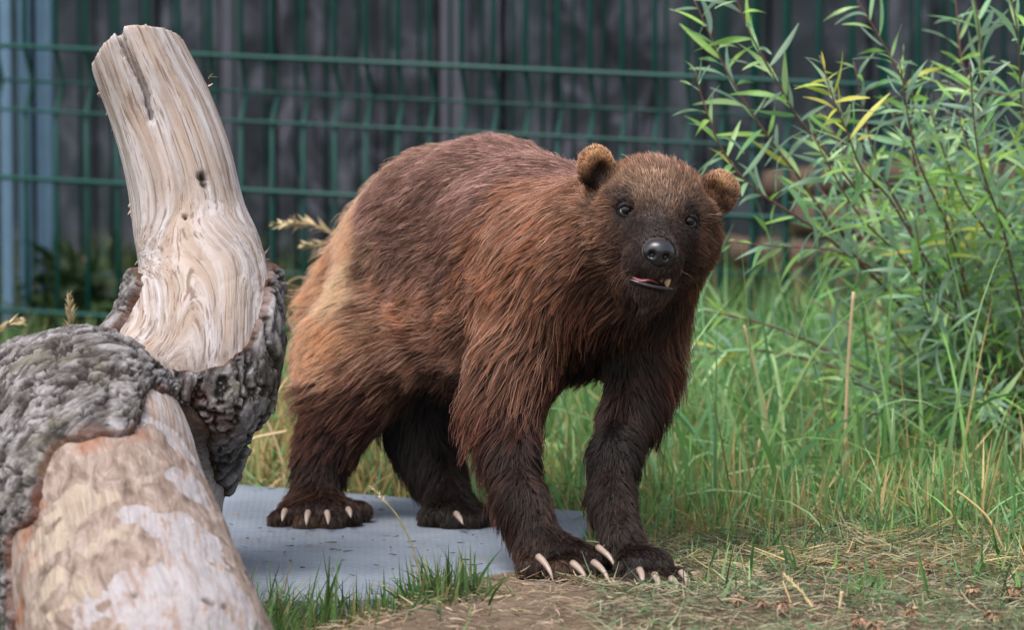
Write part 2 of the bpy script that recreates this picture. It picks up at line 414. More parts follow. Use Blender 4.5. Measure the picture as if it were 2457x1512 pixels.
gv = np.stack([gx, gy, gzv], -1).reshape(-1, 3)
ny = len(ys); ii, jj = np.meshgrid(np.arange(len(xs) - 1), np.arange(ny - 1), indexing='ij')
q = (ii * ny + jj).ravel(); gf = np.stack([q, q + ny, q + ny + 1, q + 1], 1)
green = smooth(4.55, 4.95, gv[:, 1] + fbm(gv * 6, 3, 3) * 0.4) * 1.0
gr_o = mobj('ground', gv, gf, M['soil'], attrs={'green': np.clip(green, 0, 1)}); tag(gr_o, kind='structure')

# slab
def slab():
    c = [G(180, 1132)[:2], G(1425, 1228)[:2], G(1330, 1425)[:2], G(200, 1440)[:2]]
    c = [np.array(x) for x in c]; n = len(c); ring = []
    for i in range(n):
        a, b, d = c[i - 1], c[i], c[(i + 1) % n]; r = 0.02
        s = b + nrm(a - b) * r; e = b + nrm(d - b) * r
        for t in np.linspace(0, 1, 5): ring.append((1 - t) ** 2 * s + 2 * t * (1 - t) * b + t * t * e)
    ring = np.array(ring); m = len(ring); ctr = ring.mean(0); v = []
    for z, ins in ((-0.05, 0), (-0.004, 0), (-0.001, 0.003), (0.0, 0.007)):
        rr = ring + nrm(ctr - ring) * ins; v += [(x, y, z) for x, y in rr]
    f = [(k * m + i, k * m + (i + 1) % m, (k + 1) * m + (i + 1) % m, (k + 1) * m + i) for k in range(3) for i in range(m)]
    f.append(tuple(range(3 * m, 4 * m))); f = [x[::-1] for x in f]
    if True:
        f = [x[::-1] for x in f] if (np.cross(ring[1] - ring[0], ring[5] - ring[1]) > 0) else f
    o = mobj('slab', np.array(v), f, M['slab'], shade=False)
    tag(o, 'flat pale blue-grey slab with fine woven texture lying on the ground under the hind paws', 'slab')
slab()

# ------------------------------------------------------------------ background: board wall, fence, posts
WY = 8.4
wall_root = empty('board_wall', (0, WY, 0)); tag(wall_root, 'dark weathered wall of upright boards standing behind the green mesh fence', 'wall')
def box(sx, sy, sz, bev=0.004):
    b = bev; X, Y_, Z = sx / 2, sy / 2, sz
    ring = [(-X + b, -Y_), (X - b, -Y_), (X, -Y_ + b), (X, Y_), (-X, Y_), (-X, -Y_ + b)]
    v = [(x, y, 0) for x, y in ring] + [(x, y, Z) for x, y in ring]; n = 6
    f = [(i, (i + 1) % n, n + (i + 1) % n, n + i) for i in range(n)] + [tuple(range(n))[::-1], tuple(range(n, 2 * n))]
    return np.array(v), f
bw = [mesh_data('plank', *box(0.118, 0.03, 2.6), M['plank'], False), mesh_data('plank', *box(0.092, 0.03, 2.6), M['plank'], False)]
x = -3.4; i = 0
while x < 3.4:
    k = int(R.rand() < 0.4); w = (0.118, 0.092)[k]
    o = bpy.data.objects.new('plank', bw[k]); col.objects.link(o); o.parent = wall_root
    o.location = (x + w / 2, R.uniform(-0.015, 0.015), -0.1); o.rotation_euler = (0, R.uniform(-.006, .006), R.uniform(-.05, .05)); x += w + R.uniform(0.003, 0.012)

v, f = box(7.2, 0.02, 2.5); bk = mobj('backing_board', v + np.array([0, 0.045, -0.1]), f, M['plank'], shade=False); bk.parent = wall_root
# mesh fence: right end nearer the camera, racked along a gentle fall of the ground
FY, YAW, FALL = 6.5, 0.22, -0.037
fu = np.array([math.cos(YAW), -math.sin(YAW), 0]); fn = np.array([math.sin(YAW), math.cos(YAW), 0])   # fn points away from the camera
def rail_z(py, px=685):
    a = P(px, py, FY); s = ((a[0]) / fu[0]); a = P(px, py, FY + s * fu[1]); return a[2] - FALL * (a[0] / fu[0])
zA, zB, zC = rail_z(139), rail_z(460), rail_z(783); zf = rail_z(294); zm = rail_z(225)
fence = empty('mesh_fence', (0, FY, 0)); tag(fence, 'dark green welded wire mesh fence panel with a folded horizontal band', 'fence')
step = zB - zC
zs = [-0.08, zf, zm, zA, zA + step, zA + 2 * step, zA + 2 * step + 0.12]
prof = np.array([[0, 0, z] for z in zs]); prof[2] += fn * 0.034
vw = mesh_data('wire', *tube(prof, 0.0044, 6), M['wire'])
for k in range(-48, 49):
    s = k * 0.05 + 0.021
    o = bpy.data.objects.new('wire', vw); col.objects.link(o); o.parent = fence
    o.location = tuple(fu * s + np.array([0, 0, FALL * s]))
hvt = mesh_data('wire', *tube([-2.45 * fu + (0, 0, -FALL * 2.45), 2.45 * fu + (0, 0, FALL * 2.45)], 0.0026, 6), M['wire'])
hv = mesh_data('wire', *tube([-2.45 * fu + (0, 0, -FALL * 2.45), 2.45 * fu + (0, 0, FALL * 2.45)], 0.0042, 6), M['wire'])
for z, off in ((zA, 0), (zm, 0.034), (zf, 0), (zB, 0), (zC, 0), (zC - step, 0), (zA + step, 0), (zA + 2 * step, 0)):
    o = bpy.data.objects.new('wire', hvt if z in (zm, zf) else hv); col.objects.link(o); o.parent = fence
    o.location = tuple(fn * (off - 0.0076) + np.array([0, 0, z]))
# a second run of the same mesh further back
fence2 = empty('mesh_fence', (0, 7.35, 0)); tag(fence2, 'flat green wire mesh fence run between the folded mesh panel and the board wall', 'fence')
vw2 = mesh_data('wire', *tube([[0, 0, -0.08], [0, 0, 1.7]], 0.0036, 6), M['wire'])
for k in range(-44, 45):
    o = bpy.data.objects.new('wire', vw2); col.objects.link(o); o.parent = fence2; o.location = (k * 0.053, 0.02 * k * 0.053, 0)
hv2 = mesh_data('wire', *tube([[-2.4, -0.05, 0], [2.4, 0.05, 0]], 0.004, 6), M['wire'])
for z in (0.05, 1.0):
    o = bpy.data.objects.new('wire', hv2); col.objects.link(o); o.parent = fence2; o.location = (0, -0.009, z + 0.03)
# galvanised posts
def post(px, Y, w, label, h=1.9, mt='post'):
    a = P(px, 500, Y); z0 = float(ground_z(a[0], a[1])) - 0.05
    root = empty('steel_post', (a[0], Y, z0)); tag(root, label, 'post', 'galvanised steel posts of the fence line')
    v, f = box(w, w, h, w * 0.12); mobj('shaft', v, f, M[mt], shade=False).parent = root
    v, f = box(w * 1.25, w * 1.25, 0.012, 0.003); c = mobj('cap', v + np.array([0, 0, h]), f, M[mt], shade=False); c.parent = root
post(18, 6.95, 0.018, 'slim pale steel post outermost of three clustered behind the fence')
post(62, 7.0, 0.020, 'slim pale steel post standing between two similar posts behind the fence')
post(110, 7.05, 0.026, 'thickest pale steel post of the cluster of three behind the fence')
post(560, 7.7, 0.036, 'grey steel post behind the fence beside the bleached upright branch', mt='post2')
post(1090, 7.7, 0.050, 'lone pale steel post behind the fence above the wolverine\'s back', mt='post2')

# old logs stacked behind the fence
for j, (p0, p1, Y, r, lab) in enumerate([
        ((1760, 905), (2700, 890), 7.62, 52, 'brown log lying lowest in the stack behind the fence and willow'),
        ((1790, 800), (2740, 790), 7.66, 46, 'brown log second from the bottom of the stack behind the willow'),
        ((1850, 700), (2650, 715), 7.70, 48, 'thick brown log in the middle of the stack behind the willow'),
        ((1720, 600), (2500, 618), 7.73, 40, 'thin brown log fourth up the stack behind the willow'),
        ((1900, 515), (2720, 520), 7.76, 44, 'brown log fifth up the stack behind the willow'),
        ((1830, 430), (2600, 440), 7.80, 38, 'brown log lying on top of the stack behind the willow')]):
    a, b = P(*p0, Y), P(*p1, Y); rr = r * pxm(Y); n = 14
    pts = np.array([a + (b - a) * t for t in np.linspace(0, 1, n)]); pts[:, 2] += 0.012 * np.sin(np.linspace(0, 5, n) + j)
    v, f = tube(pts, rr * (1 + 0.08 * np.sin(np.arange(n) * 1.7 + j)), 12)
    v = v + nrm(v - v.mean(0)) * (fbm(v * 22, 3, j) * 0.012)[:, None]
    root = empty('stacked_log', (float(pts[:, 0].mean()), Y, float(pts[:, 2].min() - rr))); tag(root, lab, 'log', 'logs stacked behind the fence')
    mobj('bark', v, f[:-2], M['logbrown'], root)
    for e in (0, n - 1):
        vv = v[e * 12:(e + 1) * 12] + (pts[e] - pts[abs(e - 1)]) * 0.0
        mobj('cut_end', vv, [tuple(range(12)) if e else tuple(range(12))[::-1]], M['tooth'] if False else M['logbrown'], root, False)

# ------------------------------------------------------------------ leaf / blade generators
def blades(root, direction, length, width, bend, colr, segs=4, seedv=0, tipcol=None, flat=None):
    """many curved ribbons at once: root (N,3), direction (N,3) unit, bend (N,) droop -> verts, quads, colours"""
    N = len(root); side = nrm(np.cross(direction, np.array([0, 0, 1.0]) + 0.02)) if flat is None else flat
    phi = R.uniform(-1.2, 1.2, N)[:, None]; up = nrm(np.cross(side, direction))
    side = nrm(side * np.cos(phi) + up * np.sin(phi)) if flat is None else side
    V = np.zeros((N, segs + 1, 2, 3)); C = np.zeros((N, segs + 1, 2, 3)); p = root.copy(); d = direction.copy()
    for s in range(segs + 1):
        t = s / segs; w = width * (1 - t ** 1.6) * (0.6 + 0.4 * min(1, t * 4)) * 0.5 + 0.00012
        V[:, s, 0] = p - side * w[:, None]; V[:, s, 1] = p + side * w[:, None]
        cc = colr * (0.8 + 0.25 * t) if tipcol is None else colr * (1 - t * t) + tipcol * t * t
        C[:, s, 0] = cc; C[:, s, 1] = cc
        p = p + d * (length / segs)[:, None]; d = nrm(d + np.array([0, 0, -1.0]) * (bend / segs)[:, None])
    idx = np.arange(N)[:, None] * (2 * (segs + 1)) + np.arange(segs)[None] * 2; q = idx.ravel()
    return V.reshape(-1, 3), np.stack([q, q + 1, q + 3, q + 2], 1), C.reshape(-1, 3)
def join(parts):
    v, f, c, o = [], [], [], 0
    for a, b, d in parts: v.append(a); f.append(b + o); c.append(d); o += len(a)
    return np.vstack(v), np.vstack(f), np.vstack(c)
def rcol(n, palette, var=0.25):
    pal = np.array([lin(*c) for c in palette]); k = R.randint(0, len(pal), n); t = R.rand(n)[:, None]
    c = pal[k] * (1 - t) + pal[R.randint(0, len(pal), n)] * t
    return np.clip(c * (1 + R.uniform(-var, var, (n, 1))), 0.002, 1)
def on_ground(x, y): return np.stack([x, y, ground_z(x, y) - 0.004], 1)
def dirs(n, lean, az=None):
    a = R.uniform(0, 2 * math.pi, n) if az is None else az; l = np.abs(lean)
    return np.stack([np.sin(l) * np.cos(a), np.sin(l) * np.sin(a), np.cos(l)], 1)

GREEN = [(108, 156, 82), (138, 182, 100), (92, 136, 84), (162, 194, 132), (116, 168, 118)]
DRYG = [(176, 152, 104), (196, 176, 128), (158, 132, 86), (140, 130, 84)]
EXCL = None
SLAB_POLY = np.array([G(180, 1132)[:2], G(1425, 1228)[:2], G(1330, 1425)[:2], G(200, 1440)[:2]])
def in_slab(x, y, m=0.0):
    ins = np.ones(len(x), bool); c = SLAB_POLY.mean(0); q = c + (SLAB_POLY - c) * (1 + m)
    for i in range(4):
        a, b = q[i], q[(i + 1) % 4]; cr = (b[0] - a[0]) * (y - a[1]) - (b[1] - a[1]) * (x - a[0]); ins &= cr < 0
    return ins
def scatter(n, x0, x1, y0, y1, keep=None, clump=0.0):
    x = R.uniform(x0, x1, n); y = R.uniform(y0, y1, n)
    m = ~in_slab(x, y, 0.0)
    if keep is not None: m &= keep(x, y)
    if clump: m &= (fbm(np.stack([x * 9, y * 9, x * 0], 1), 2, 31) + R.uniform(-.3, .3, n)) > clump
    return x[m], y[m]

parts = []
# tall lush grass to the side and behind
x, y = scatter(9000, -0.4, 1.5, 4.95, 6.4, lambda x, y: (x > 0.05 + R.uniform(-.1, .15, len(x))) & (R.rand(len(x)) < 0.35 + 0.65 * smooth(5.0, 5.4, y)))
n = len(x); L = R.uniform(0.05, 0.16, n) * (0.7 + 0.5 * smooth(4.95, 5.6, y))
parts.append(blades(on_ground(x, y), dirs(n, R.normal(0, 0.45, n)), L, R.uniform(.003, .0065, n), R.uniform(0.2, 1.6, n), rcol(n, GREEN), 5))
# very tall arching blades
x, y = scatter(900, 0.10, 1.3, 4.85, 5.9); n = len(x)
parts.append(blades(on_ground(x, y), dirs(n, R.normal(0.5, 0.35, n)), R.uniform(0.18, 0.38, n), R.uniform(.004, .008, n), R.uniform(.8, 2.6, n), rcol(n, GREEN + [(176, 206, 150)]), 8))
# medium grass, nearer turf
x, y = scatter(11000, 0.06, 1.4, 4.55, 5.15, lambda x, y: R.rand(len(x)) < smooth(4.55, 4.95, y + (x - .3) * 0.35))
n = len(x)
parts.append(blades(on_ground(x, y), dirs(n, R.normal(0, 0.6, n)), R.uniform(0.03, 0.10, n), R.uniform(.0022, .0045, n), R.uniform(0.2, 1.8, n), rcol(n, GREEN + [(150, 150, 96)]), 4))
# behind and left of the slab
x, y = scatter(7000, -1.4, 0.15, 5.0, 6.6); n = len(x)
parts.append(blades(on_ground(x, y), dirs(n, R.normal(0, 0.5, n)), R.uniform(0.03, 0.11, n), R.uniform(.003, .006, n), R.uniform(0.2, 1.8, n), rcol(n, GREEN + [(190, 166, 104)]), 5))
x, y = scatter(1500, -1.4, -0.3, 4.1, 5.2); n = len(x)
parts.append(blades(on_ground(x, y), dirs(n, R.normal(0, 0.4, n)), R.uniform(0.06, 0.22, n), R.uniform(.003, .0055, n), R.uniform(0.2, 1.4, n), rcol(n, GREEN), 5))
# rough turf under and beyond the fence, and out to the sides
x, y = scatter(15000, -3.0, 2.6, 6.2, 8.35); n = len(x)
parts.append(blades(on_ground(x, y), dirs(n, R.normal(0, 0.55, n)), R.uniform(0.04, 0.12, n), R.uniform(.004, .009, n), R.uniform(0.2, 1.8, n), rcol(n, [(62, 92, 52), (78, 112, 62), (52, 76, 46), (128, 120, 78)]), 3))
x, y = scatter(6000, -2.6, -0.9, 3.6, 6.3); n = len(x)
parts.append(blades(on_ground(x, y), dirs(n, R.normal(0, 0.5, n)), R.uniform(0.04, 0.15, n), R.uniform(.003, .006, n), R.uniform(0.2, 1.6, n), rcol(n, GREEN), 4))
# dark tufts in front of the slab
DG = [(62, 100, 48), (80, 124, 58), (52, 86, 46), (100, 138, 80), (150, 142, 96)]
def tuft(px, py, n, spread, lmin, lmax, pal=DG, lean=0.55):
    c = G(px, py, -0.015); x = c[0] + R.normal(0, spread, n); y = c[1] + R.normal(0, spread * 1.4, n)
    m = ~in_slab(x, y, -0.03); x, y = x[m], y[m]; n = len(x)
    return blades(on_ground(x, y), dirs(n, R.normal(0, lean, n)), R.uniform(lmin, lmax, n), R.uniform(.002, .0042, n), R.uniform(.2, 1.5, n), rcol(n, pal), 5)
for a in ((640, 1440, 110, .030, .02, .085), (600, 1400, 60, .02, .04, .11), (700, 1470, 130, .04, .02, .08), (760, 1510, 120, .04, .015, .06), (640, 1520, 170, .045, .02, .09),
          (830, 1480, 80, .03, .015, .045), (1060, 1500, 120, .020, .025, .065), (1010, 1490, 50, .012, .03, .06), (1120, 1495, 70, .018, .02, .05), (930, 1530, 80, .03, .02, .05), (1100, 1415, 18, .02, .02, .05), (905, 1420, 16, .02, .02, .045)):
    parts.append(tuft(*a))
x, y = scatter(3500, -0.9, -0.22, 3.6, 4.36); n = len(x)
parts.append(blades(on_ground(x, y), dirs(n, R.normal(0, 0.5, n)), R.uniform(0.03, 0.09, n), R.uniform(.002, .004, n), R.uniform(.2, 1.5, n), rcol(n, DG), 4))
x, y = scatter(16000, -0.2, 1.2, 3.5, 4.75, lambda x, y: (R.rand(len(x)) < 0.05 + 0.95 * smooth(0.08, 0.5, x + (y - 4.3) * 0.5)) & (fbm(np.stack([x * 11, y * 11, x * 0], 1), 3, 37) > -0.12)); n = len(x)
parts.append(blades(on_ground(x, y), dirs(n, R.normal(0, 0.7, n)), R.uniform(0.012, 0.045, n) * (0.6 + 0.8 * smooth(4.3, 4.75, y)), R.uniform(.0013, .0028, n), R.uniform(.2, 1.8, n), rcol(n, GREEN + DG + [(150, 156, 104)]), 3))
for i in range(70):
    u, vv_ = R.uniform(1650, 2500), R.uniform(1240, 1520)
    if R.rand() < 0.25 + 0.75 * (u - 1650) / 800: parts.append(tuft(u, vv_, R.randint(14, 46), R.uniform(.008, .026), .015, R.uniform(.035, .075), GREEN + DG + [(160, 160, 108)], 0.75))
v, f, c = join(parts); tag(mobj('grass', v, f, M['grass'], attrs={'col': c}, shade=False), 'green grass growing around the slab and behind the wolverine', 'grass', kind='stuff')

parts = []
# cut dry grass lying over the bank
def litter(n, x0, x1, y0, y1, pal, lmin, lmax, keep=None, lift=0.0):
    x, y = scatter(n, x0, x1, y0, y1, keep); n = len(x)
    a = R.uniform(0, 2 * math.pi, n); d = nrm(np.stack([np.cos(a), np.sin(a) * 0.9, R.normal(0.10, 0.16, n)], 1))
    r = on_ground(x, y); r[:, 2] += 0.005 + R.rand(n) * 0.010 + lift
    return blades(r, d, R.uniform(lmin, lmax, n), R.uniform(.0007, .0016, n), R.normal(0.15, 0.5, n), rcol(n, pal, 0.35), 4)
OLIVE = [(112, 130, 96), (138, 150, 116), (92, 112, 84), (160, 158, 130), (80, 100, 72)]
TAN = [(150, 128, 106), (172, 150, 126), (126, 104, 86), (186, 168, 146), (108, 88, 72)]
edge = lambda x, y: ~in_slab(x, y, 0.01)
parts.append(litter(22000, 0.08, 1.1, 3.75, 4.78, OLIVE + OLIVE + TAN, .012, .05, lambda x, y: R.rand(len(x)) < 1 - 0.7 * smooth(4.55, 4.8, y)))
parts.append(litter(8000, -0.25, 0.40, 3.75, 4.5, TAN + [(150, 140, 108)], .005, .024, edge))
parts.append(litter(2600, 0.08, 0.9, 4.3, 4.75, DRYG, .02, .06))
parts.append(litter(3400, 0.05, 1.2, 4.55, 5.1, DRYG + OLIVE, .03, .09))
# upright dead stalks
def dead(n, x0, x1, y0, y1, lmin, lmax):
    x, y = scatter(n, x0, x1, y0, y1); n = len(x)
    return blades(on_ground(x, y), dirs(n, R.normal(0, 0.7, n)), R.uniform(lmin, lmax, n), R.uniform(.002, .0045, n), R.uniform(-.2, 1.0, n), rcol(n, DRYG), 4)
parts += [dead(1500, 0.05, 1.1, 4.65, 5.2, .03, .11), dead(900, -0.45, -0.1, 5.08, 5.6, .04, .14), dead(500, -.15, .22, 4.98, 5.6, .03, .10), dead(500, 0.1, 1.2, 4.85, 6.0, .08, .26)]
# crumbs on the slab
n = 160; x = R.uniform(-.33, .07, n); y = R.uniform(4.38, 5.1, n); m = in_slab(x, y, -0.05); x, y = x[m], y[m]; n = len(x); a = R.uniform(0, 6.3, n)
parts.append(blades(np.stack([x, y, np.full(n, .0025)], 1), np.stack([np.cos(a), np.sin(a), np.full(n, .03)], 1), R.uniform(.003, .016, n), R.uniform(.0008, .0024, n), np.zeros(n) + .05, rcol(n, [(70, 62, 50), (120, 110, 90), (56, 60, 48)]), 3))
v, f, c = join(parts); tag(mobj('straw', v, f, M['straw'], attrs={'col': c}, shade=False), 'dry cut grass and straw strewn over the bank', 'straw', kind='stuff')

# clover leaves on the bank
n = 260; x = R.uniform(0.12, 0.75, n); y = R.uniform(3.9, 4.6, n)
V, Fc, C = [], [], []; o0 = 0
for i in range(n):
    b = on_ground(x[i:i + 1], y[i:i + 1])[0] + (0, 0, R.uniform(.010, .022)); r = R.uniform(.004, .008); cc = lin(*[(78, 112, 66), (96, 128, 84), (120, 140, 104)][R.randint(3)]) * R.uniform(.7, 1.1)
    a0 = R.uniform(0, 6.3); tl = R.normal(0, .25, 2)
    for k in range(3):
        a = a0 + k * 2.094; u = np.array([math.cos(a), math.sin(a), tl[0] * math.cos(a) + tl[1] * math.sin(a) + .15]); w = np.array([-math.sin(a), math.cos(a), -tl[0] * math.sin(a) + tl[1] * math.cos(a)])
        V += [b, b + u * r * .7 + w * r * .5 + (0, 0, .001), b + u * r * 1.15, b + u * r * .7 - w * r * .5 + (0, 0, .001)]; Fc.append((o0, o0 + 1, o0 + 2, o0 + 3)); o0 += 4; C += [cc] * 4
tag(mobj('clover_leaves', np.array(V), np.array(Fc), M['grass'], attrs={'col': np.array(C)}), 'small green clover leaves low in the cut grass', 'clover', kind='stuff')

# ------------------------------------------------------------------ the bleached forked log
LOGS = {  # limb: list of (px, py, Y, radius px)
    'upright': [(498, 930, 4.40, 140), (505, 830, 4.42, 146), (502, 740, 4.44, 148), (488, 640, 4.46, 144), (458, 540, 4.48, 128), (432, 400, 4.49, 122), (390, 270, 4.50, 116), (338, 150, 4.50, 108), (292, 40, 4.50, 100), (262, -25, 4.50, 97)],
    'trunk': [(385, 1660, 3.80, 302), (335, 1520, 3.90, 286), (285, 1360, 4.01, 268), (240, 1220, 4.10, 252), (214, 1090, 4.20, 236), (200, 1010, 4.28, 195), (170, 960, 4.33, 130)],
    'sweep': [(486, 690, 4.455, 140), (440, 780, 4.43, 138), (385, 850, 4.40, 118), (320, 900, 4.37, 90)],
    'stub': [(490, 900, 4.42, 135), (465, 1010, 4.46, 118), (438, 1130, 4.49, 104), (400, 1290, 4.52, 104), (380, 1400, 4.54, 100)],
    'shoulder': [(40, 1010, 4.30, 150), (180, 955, 4.33, 128), (320, 930, 4.36, 100), (450, 880, 4.40, 120)],
}
LIMB = {}
for k, cp in LOGS.items():
    sp = spline([list(P(a, b, Y)) + [r * pxm(Y)] for a, b, Y, r in cp], 28); LIMB[k] = sp
allp = np.vstack(list(LIMB.values()))
LF = Field(allp[:, :3].min(0) - 0.16, allp[:, :3].max(0) + 0.16, 0.0036)
for k, sp in LIMB.items():
    for a, b in zip(sp[:-1], sp[1:]): LF.cap(a[:3], b[:3], a[3], b[3], 0.012)
# the saw cut that takes off the top, leaning away from the camera, in two planes
c1, n1 = P(340, 48, 4.45), nrm(np.array([-0.20, 0.5, 1.0])); c2, n2 = P(252, 95, 4.45), nrm(np.array([-0.85, 0.4, 1.0]))
sl, pg = LF._sl(P(300, 0, 4.5) - 0.2, P(300, 0, 4.5) + 0.2)
LF.v[sl] = np.maximum(LF.v[sl], np.maximum((pg - c1) @ n1, (pg - c2) @ n2).astype(np.float32))
# drying crack, beetle holes
crk = spline([P(a, b, 4.445) for a, b in ((278, 40), (288, 90), (305, 130), (322, 165), (343, 205), (355, 245), (362, 290))], 16)
for a, b in zip(crk[:-1], crk[1:]):
    sl, pg = LF._sl(np.minimum(a, b) - 0.03, np.maximum(a, b) + 0.03)
    ab = b - a; dv = np.array([0, 1.0, 0]); nn = nrm(np.cross(ab, dv)); 
    t = np.clip(((pg - a) @ ab) / (ab @ ab), 0, 1); d = np.maximum(np.abs((pg - a) @ nn) - 0.0032, np.maximum(np.abs(((pg - a) @ ab) / (ab @ ab) - .5) - .56, 0) * 0.05)
    d = np.maximum(d, (pg - a)[..., 1] - 0.018)
    LF._put(sl, d, 0.002, True)
HOLES = [(487, 425, 4.42, 12), (492, 443, 4.42, 9), (443, 519, 4.40, 7), (120, 1370, 3.90, 9), (500, 1438, 3.83, 10), (512, 1445, 3.83, 9), (545, 1452, 3.83, 7), (560, 1290, 4.0, 6), (320, 1420, 3.8, 6)]
lv, lf = LF.mesh(); lv = relax(lv, lf, 1, 0.35)
def snap_down(px, py, bv):
    o = Vector((0, 0, CAM_H)); d = (Vector(P(px, py, 4.0)) - o).normalized(); h = bv.ray_cast(o, d)
    return None if h[0] is None else np.array(h[0])
def limb_frame(v):
    """grain coordinates: two across the limb, one along it, blended where limbs meet"""
    tot = 0; out = 0; dist = []
    for k, sp in LIMB.items():
        kd = kdtree.KDTree(len(sp))
        fine = spline(sp, 160); kd = kdtree.KDTree(160)
        for i, q_ in enumerate(fine): kd.insert(q_[:3], i)
        kd.balance()
        idx = np.array([kd.find(Vector(q_))[1] for q_ in v]); c = fine[idx]
        s = np.concatenate([[0], np.cumsum(np.linalg.norm(np.diff(fine[:, :3], axis=0), axis=1))])
        tg = nrm(np.gradient(fine[:, :3], axis=0))[idx]; rel = v - c[:, :3]; al = np.sum(rel * tg, 1)
        e1 = nrm(np.cross(tg, np.array([0, 1.0, 0.15]))); e2 = np.cross(tg, e1)
        g = np.stack([np.sum(rel * e1, 1), np.sum(rel * e2, 1), s[idx] + al + {'upright': 0.45, 'stub': 0.3, 'shoulder': 0.35, 'sweep': 0.5}.get(k, 0.0)], 1)
        d = np.linalg.norm(rel, axis=1) / c[:, 3] * {'upright': 0.75, 'sweep': 0.72, 'trunk': 0.8}.get(k, 1.0); w = np.exp(-d * 14)[:, None]; dist.append(d)
        out = out + w * g; tot = tot + w
    return out / tot, np.stack(dist, 1)
def sub_mesh(v, f):
    """one linear split of every quad"""
    e = np.vstack([f[:, [0, 1]], f[:, [1, 2]], f[:, [2, 3]], f[:, [3, 0]]]); es = np.sort(e, 1)
    u, inv = np.unique(es[:, 0].astype(np.int64) * len(v) + es[:, 1], return_inverse=True); a, b = u // len(v), u % len(v)
    em = (v[a] + v[b]) / 2; fc = v[f].mean(1); n = len(f); ne = len(em); inv = inv.ravel()
    E = [len(v) + inv[i * n:(i + 1) * n] for i in range(4)]; Cn = len(v) + ne + np.arange(n)
    q = [np.stack([f[:, i], E[i], Cn, E[i - 1]], 1) for i in range(4)]
    return np.vstack([v, em, fc]), np.vstack(q)
bv_log = BVHTree.FromPolygons([tuple(q_) for q_ in lv], [tuple(q_) for q_ in lf])
def spots(lst):
    o = []
    for px, py, r in lst:
        h = snap_down(px, py, bv_log)
        if h is not None: o.append((h, r * h[1] / F))
    return o
def spotmask(v, sp, soft, nz=None):
    m = np.full(len(v), -1.0)
    for c, r in sp: m = np.maximum(m, r - np.linalg.norm(v - c, axis=1))
    if nz is not None: m = m + nz
    return np.clip(m / soft + 0.5, 0, 1)
gr, ld = limb_frame(lv)
nrmv = LF.grad(lv)
# relief of the bare wood
rel = fbm(gr * np.array([130, 130, 4]), 4, 3) * 0.0016 + fbm(gr * np.array([24, 24, 3]), 3, 8) * 0.0028
swirl = smooth(0.0, 0.5, 1 - np.abs((lv[:, 2] - P(480, 760, 4.4)[2]) / 0.10))
rel += swirl * np.minimum(0, np.abs(np.sin(gr[:, 2] * 130 + gr[:, 0] * 95 + fbm(gr * 30, 3, 5) * 4)) - 0.30) * 0.0035
spl = 1 - smooth(0.0, 0.035, np.abs(vnoise(gr * np.array([21, 21, 2.2]) + fbm(gr * np.array([60, 60, 12]), 3, 6)[:, None] * 0.25, 91)))
spl = spl * smooth(-0.05, 0.2, vnoise(gr * np.array([9, 9, 4]), 93)) * smooth(P(400, 900, 4.3)[2], P(400, 1000, 4.3)[2], lv[:, 2]); rel -= spl * 0.004
lv2 = lv + nrmv * rel[:, None]
def project_all(v):
    q = v - np.array([0, 0, CAM_H]); d = q[:, 1] * CP - q[:, 2] * SP; u = q[:, 1] * SP + q[:, 2] * CP
    return np.stack([1228.5 + F * q[:, 0] / d, 756 - F * u / d], 1)
def poly_sd(q, poly):
    """signed distance (positive inside) of 2-D points to an outline"""
    poly = np.array(poly, float); d = np.full(len(q), 1e9); ins = np.zeros(len(q), bool)
    for a, b in zip(poly, np.roll(poly, -1, 0)):
        e = b - a; t = np.clip(((q - a) @ e) / (e @ e), 0, 1); d = np.minimum(d, np.linalg.norm(q - a - t[:, None] * e, axis=1))
        cr = ((a[1] > q[:, 1]) != (b[1] > q[:, 1])) & (q[:, 0] < (b[0] - a[0]) * (q[:, 1] - a[1]) / (b[1] - a[1] + 1e-9) + a[0]); ins ^= cr
    return np.where(ins, d, -d)
# where bark still clings: measured outline, carried onto the limbs
BARK = [(-400, 700), (0, 700), (120, 700), (240, 720), (285, 735), (300, 690), (325, 640), (336, 660), (326, 715), (300, 770), (272, 812), (340, 850), (375, 888), (420, 884), (470, 898), (540, 882), (592, 830), (624, 765), (644, 700), (648, 645), (642, 590), (760, 590),
        (760, 900), (640, 1100), (640, 1330), (600, 1290), (548, 1200), (524, 1150), (508, 1090), (510, 1030), (472, 975), (420, 950), (365, 925), (338, 985), (310, 1035), (230, 1042), (160, 1058), (118, 1095), (92, 1170), (75, 1245), (30, 1290), (22, 1400), (36, 1512), (60, 1700), (-400, 1700)]
bsd = poly_sd(project_all(lv), BARK) + fbm(lv * 30, 4, 21) * 18
bm_ = np.clip(bsd / 18 + 0.5, 0, 1)
back = smooth(0.35, 0.6, nrmv[:, 1] + fbm(lv * 15, 3, 2) * 0.2) * smooth(P(300, 640, 4.5)[2], P(300, 700, 4.5)[2], lv[:, 2])     # the far side below the upright branch
bm_ = np.maximum(bm_, back * 0.9)
tone = spotmask(lv, [(np.array(P(330, 1350, 3.85)), 0.28), (np.array(P(420, 1080, 4.3)), 0.085)], 0.06, fbm(lv * 12, 3, 4) * 0.05)
bleach = spotmask(lv, spots([(420, 1050, 75), (480, 1180, 80), (450, 1280, 110), (500, 1400, 120), (400, 1420, 100), (330, 1240, 45), (420, 1500, 130), (560, 1490, 110), (300, 1470, 60), (350, 1000, 50), (200, 1480, 60)]), 0.012, fbm(lv * 26, 4, 44) * 0.05)
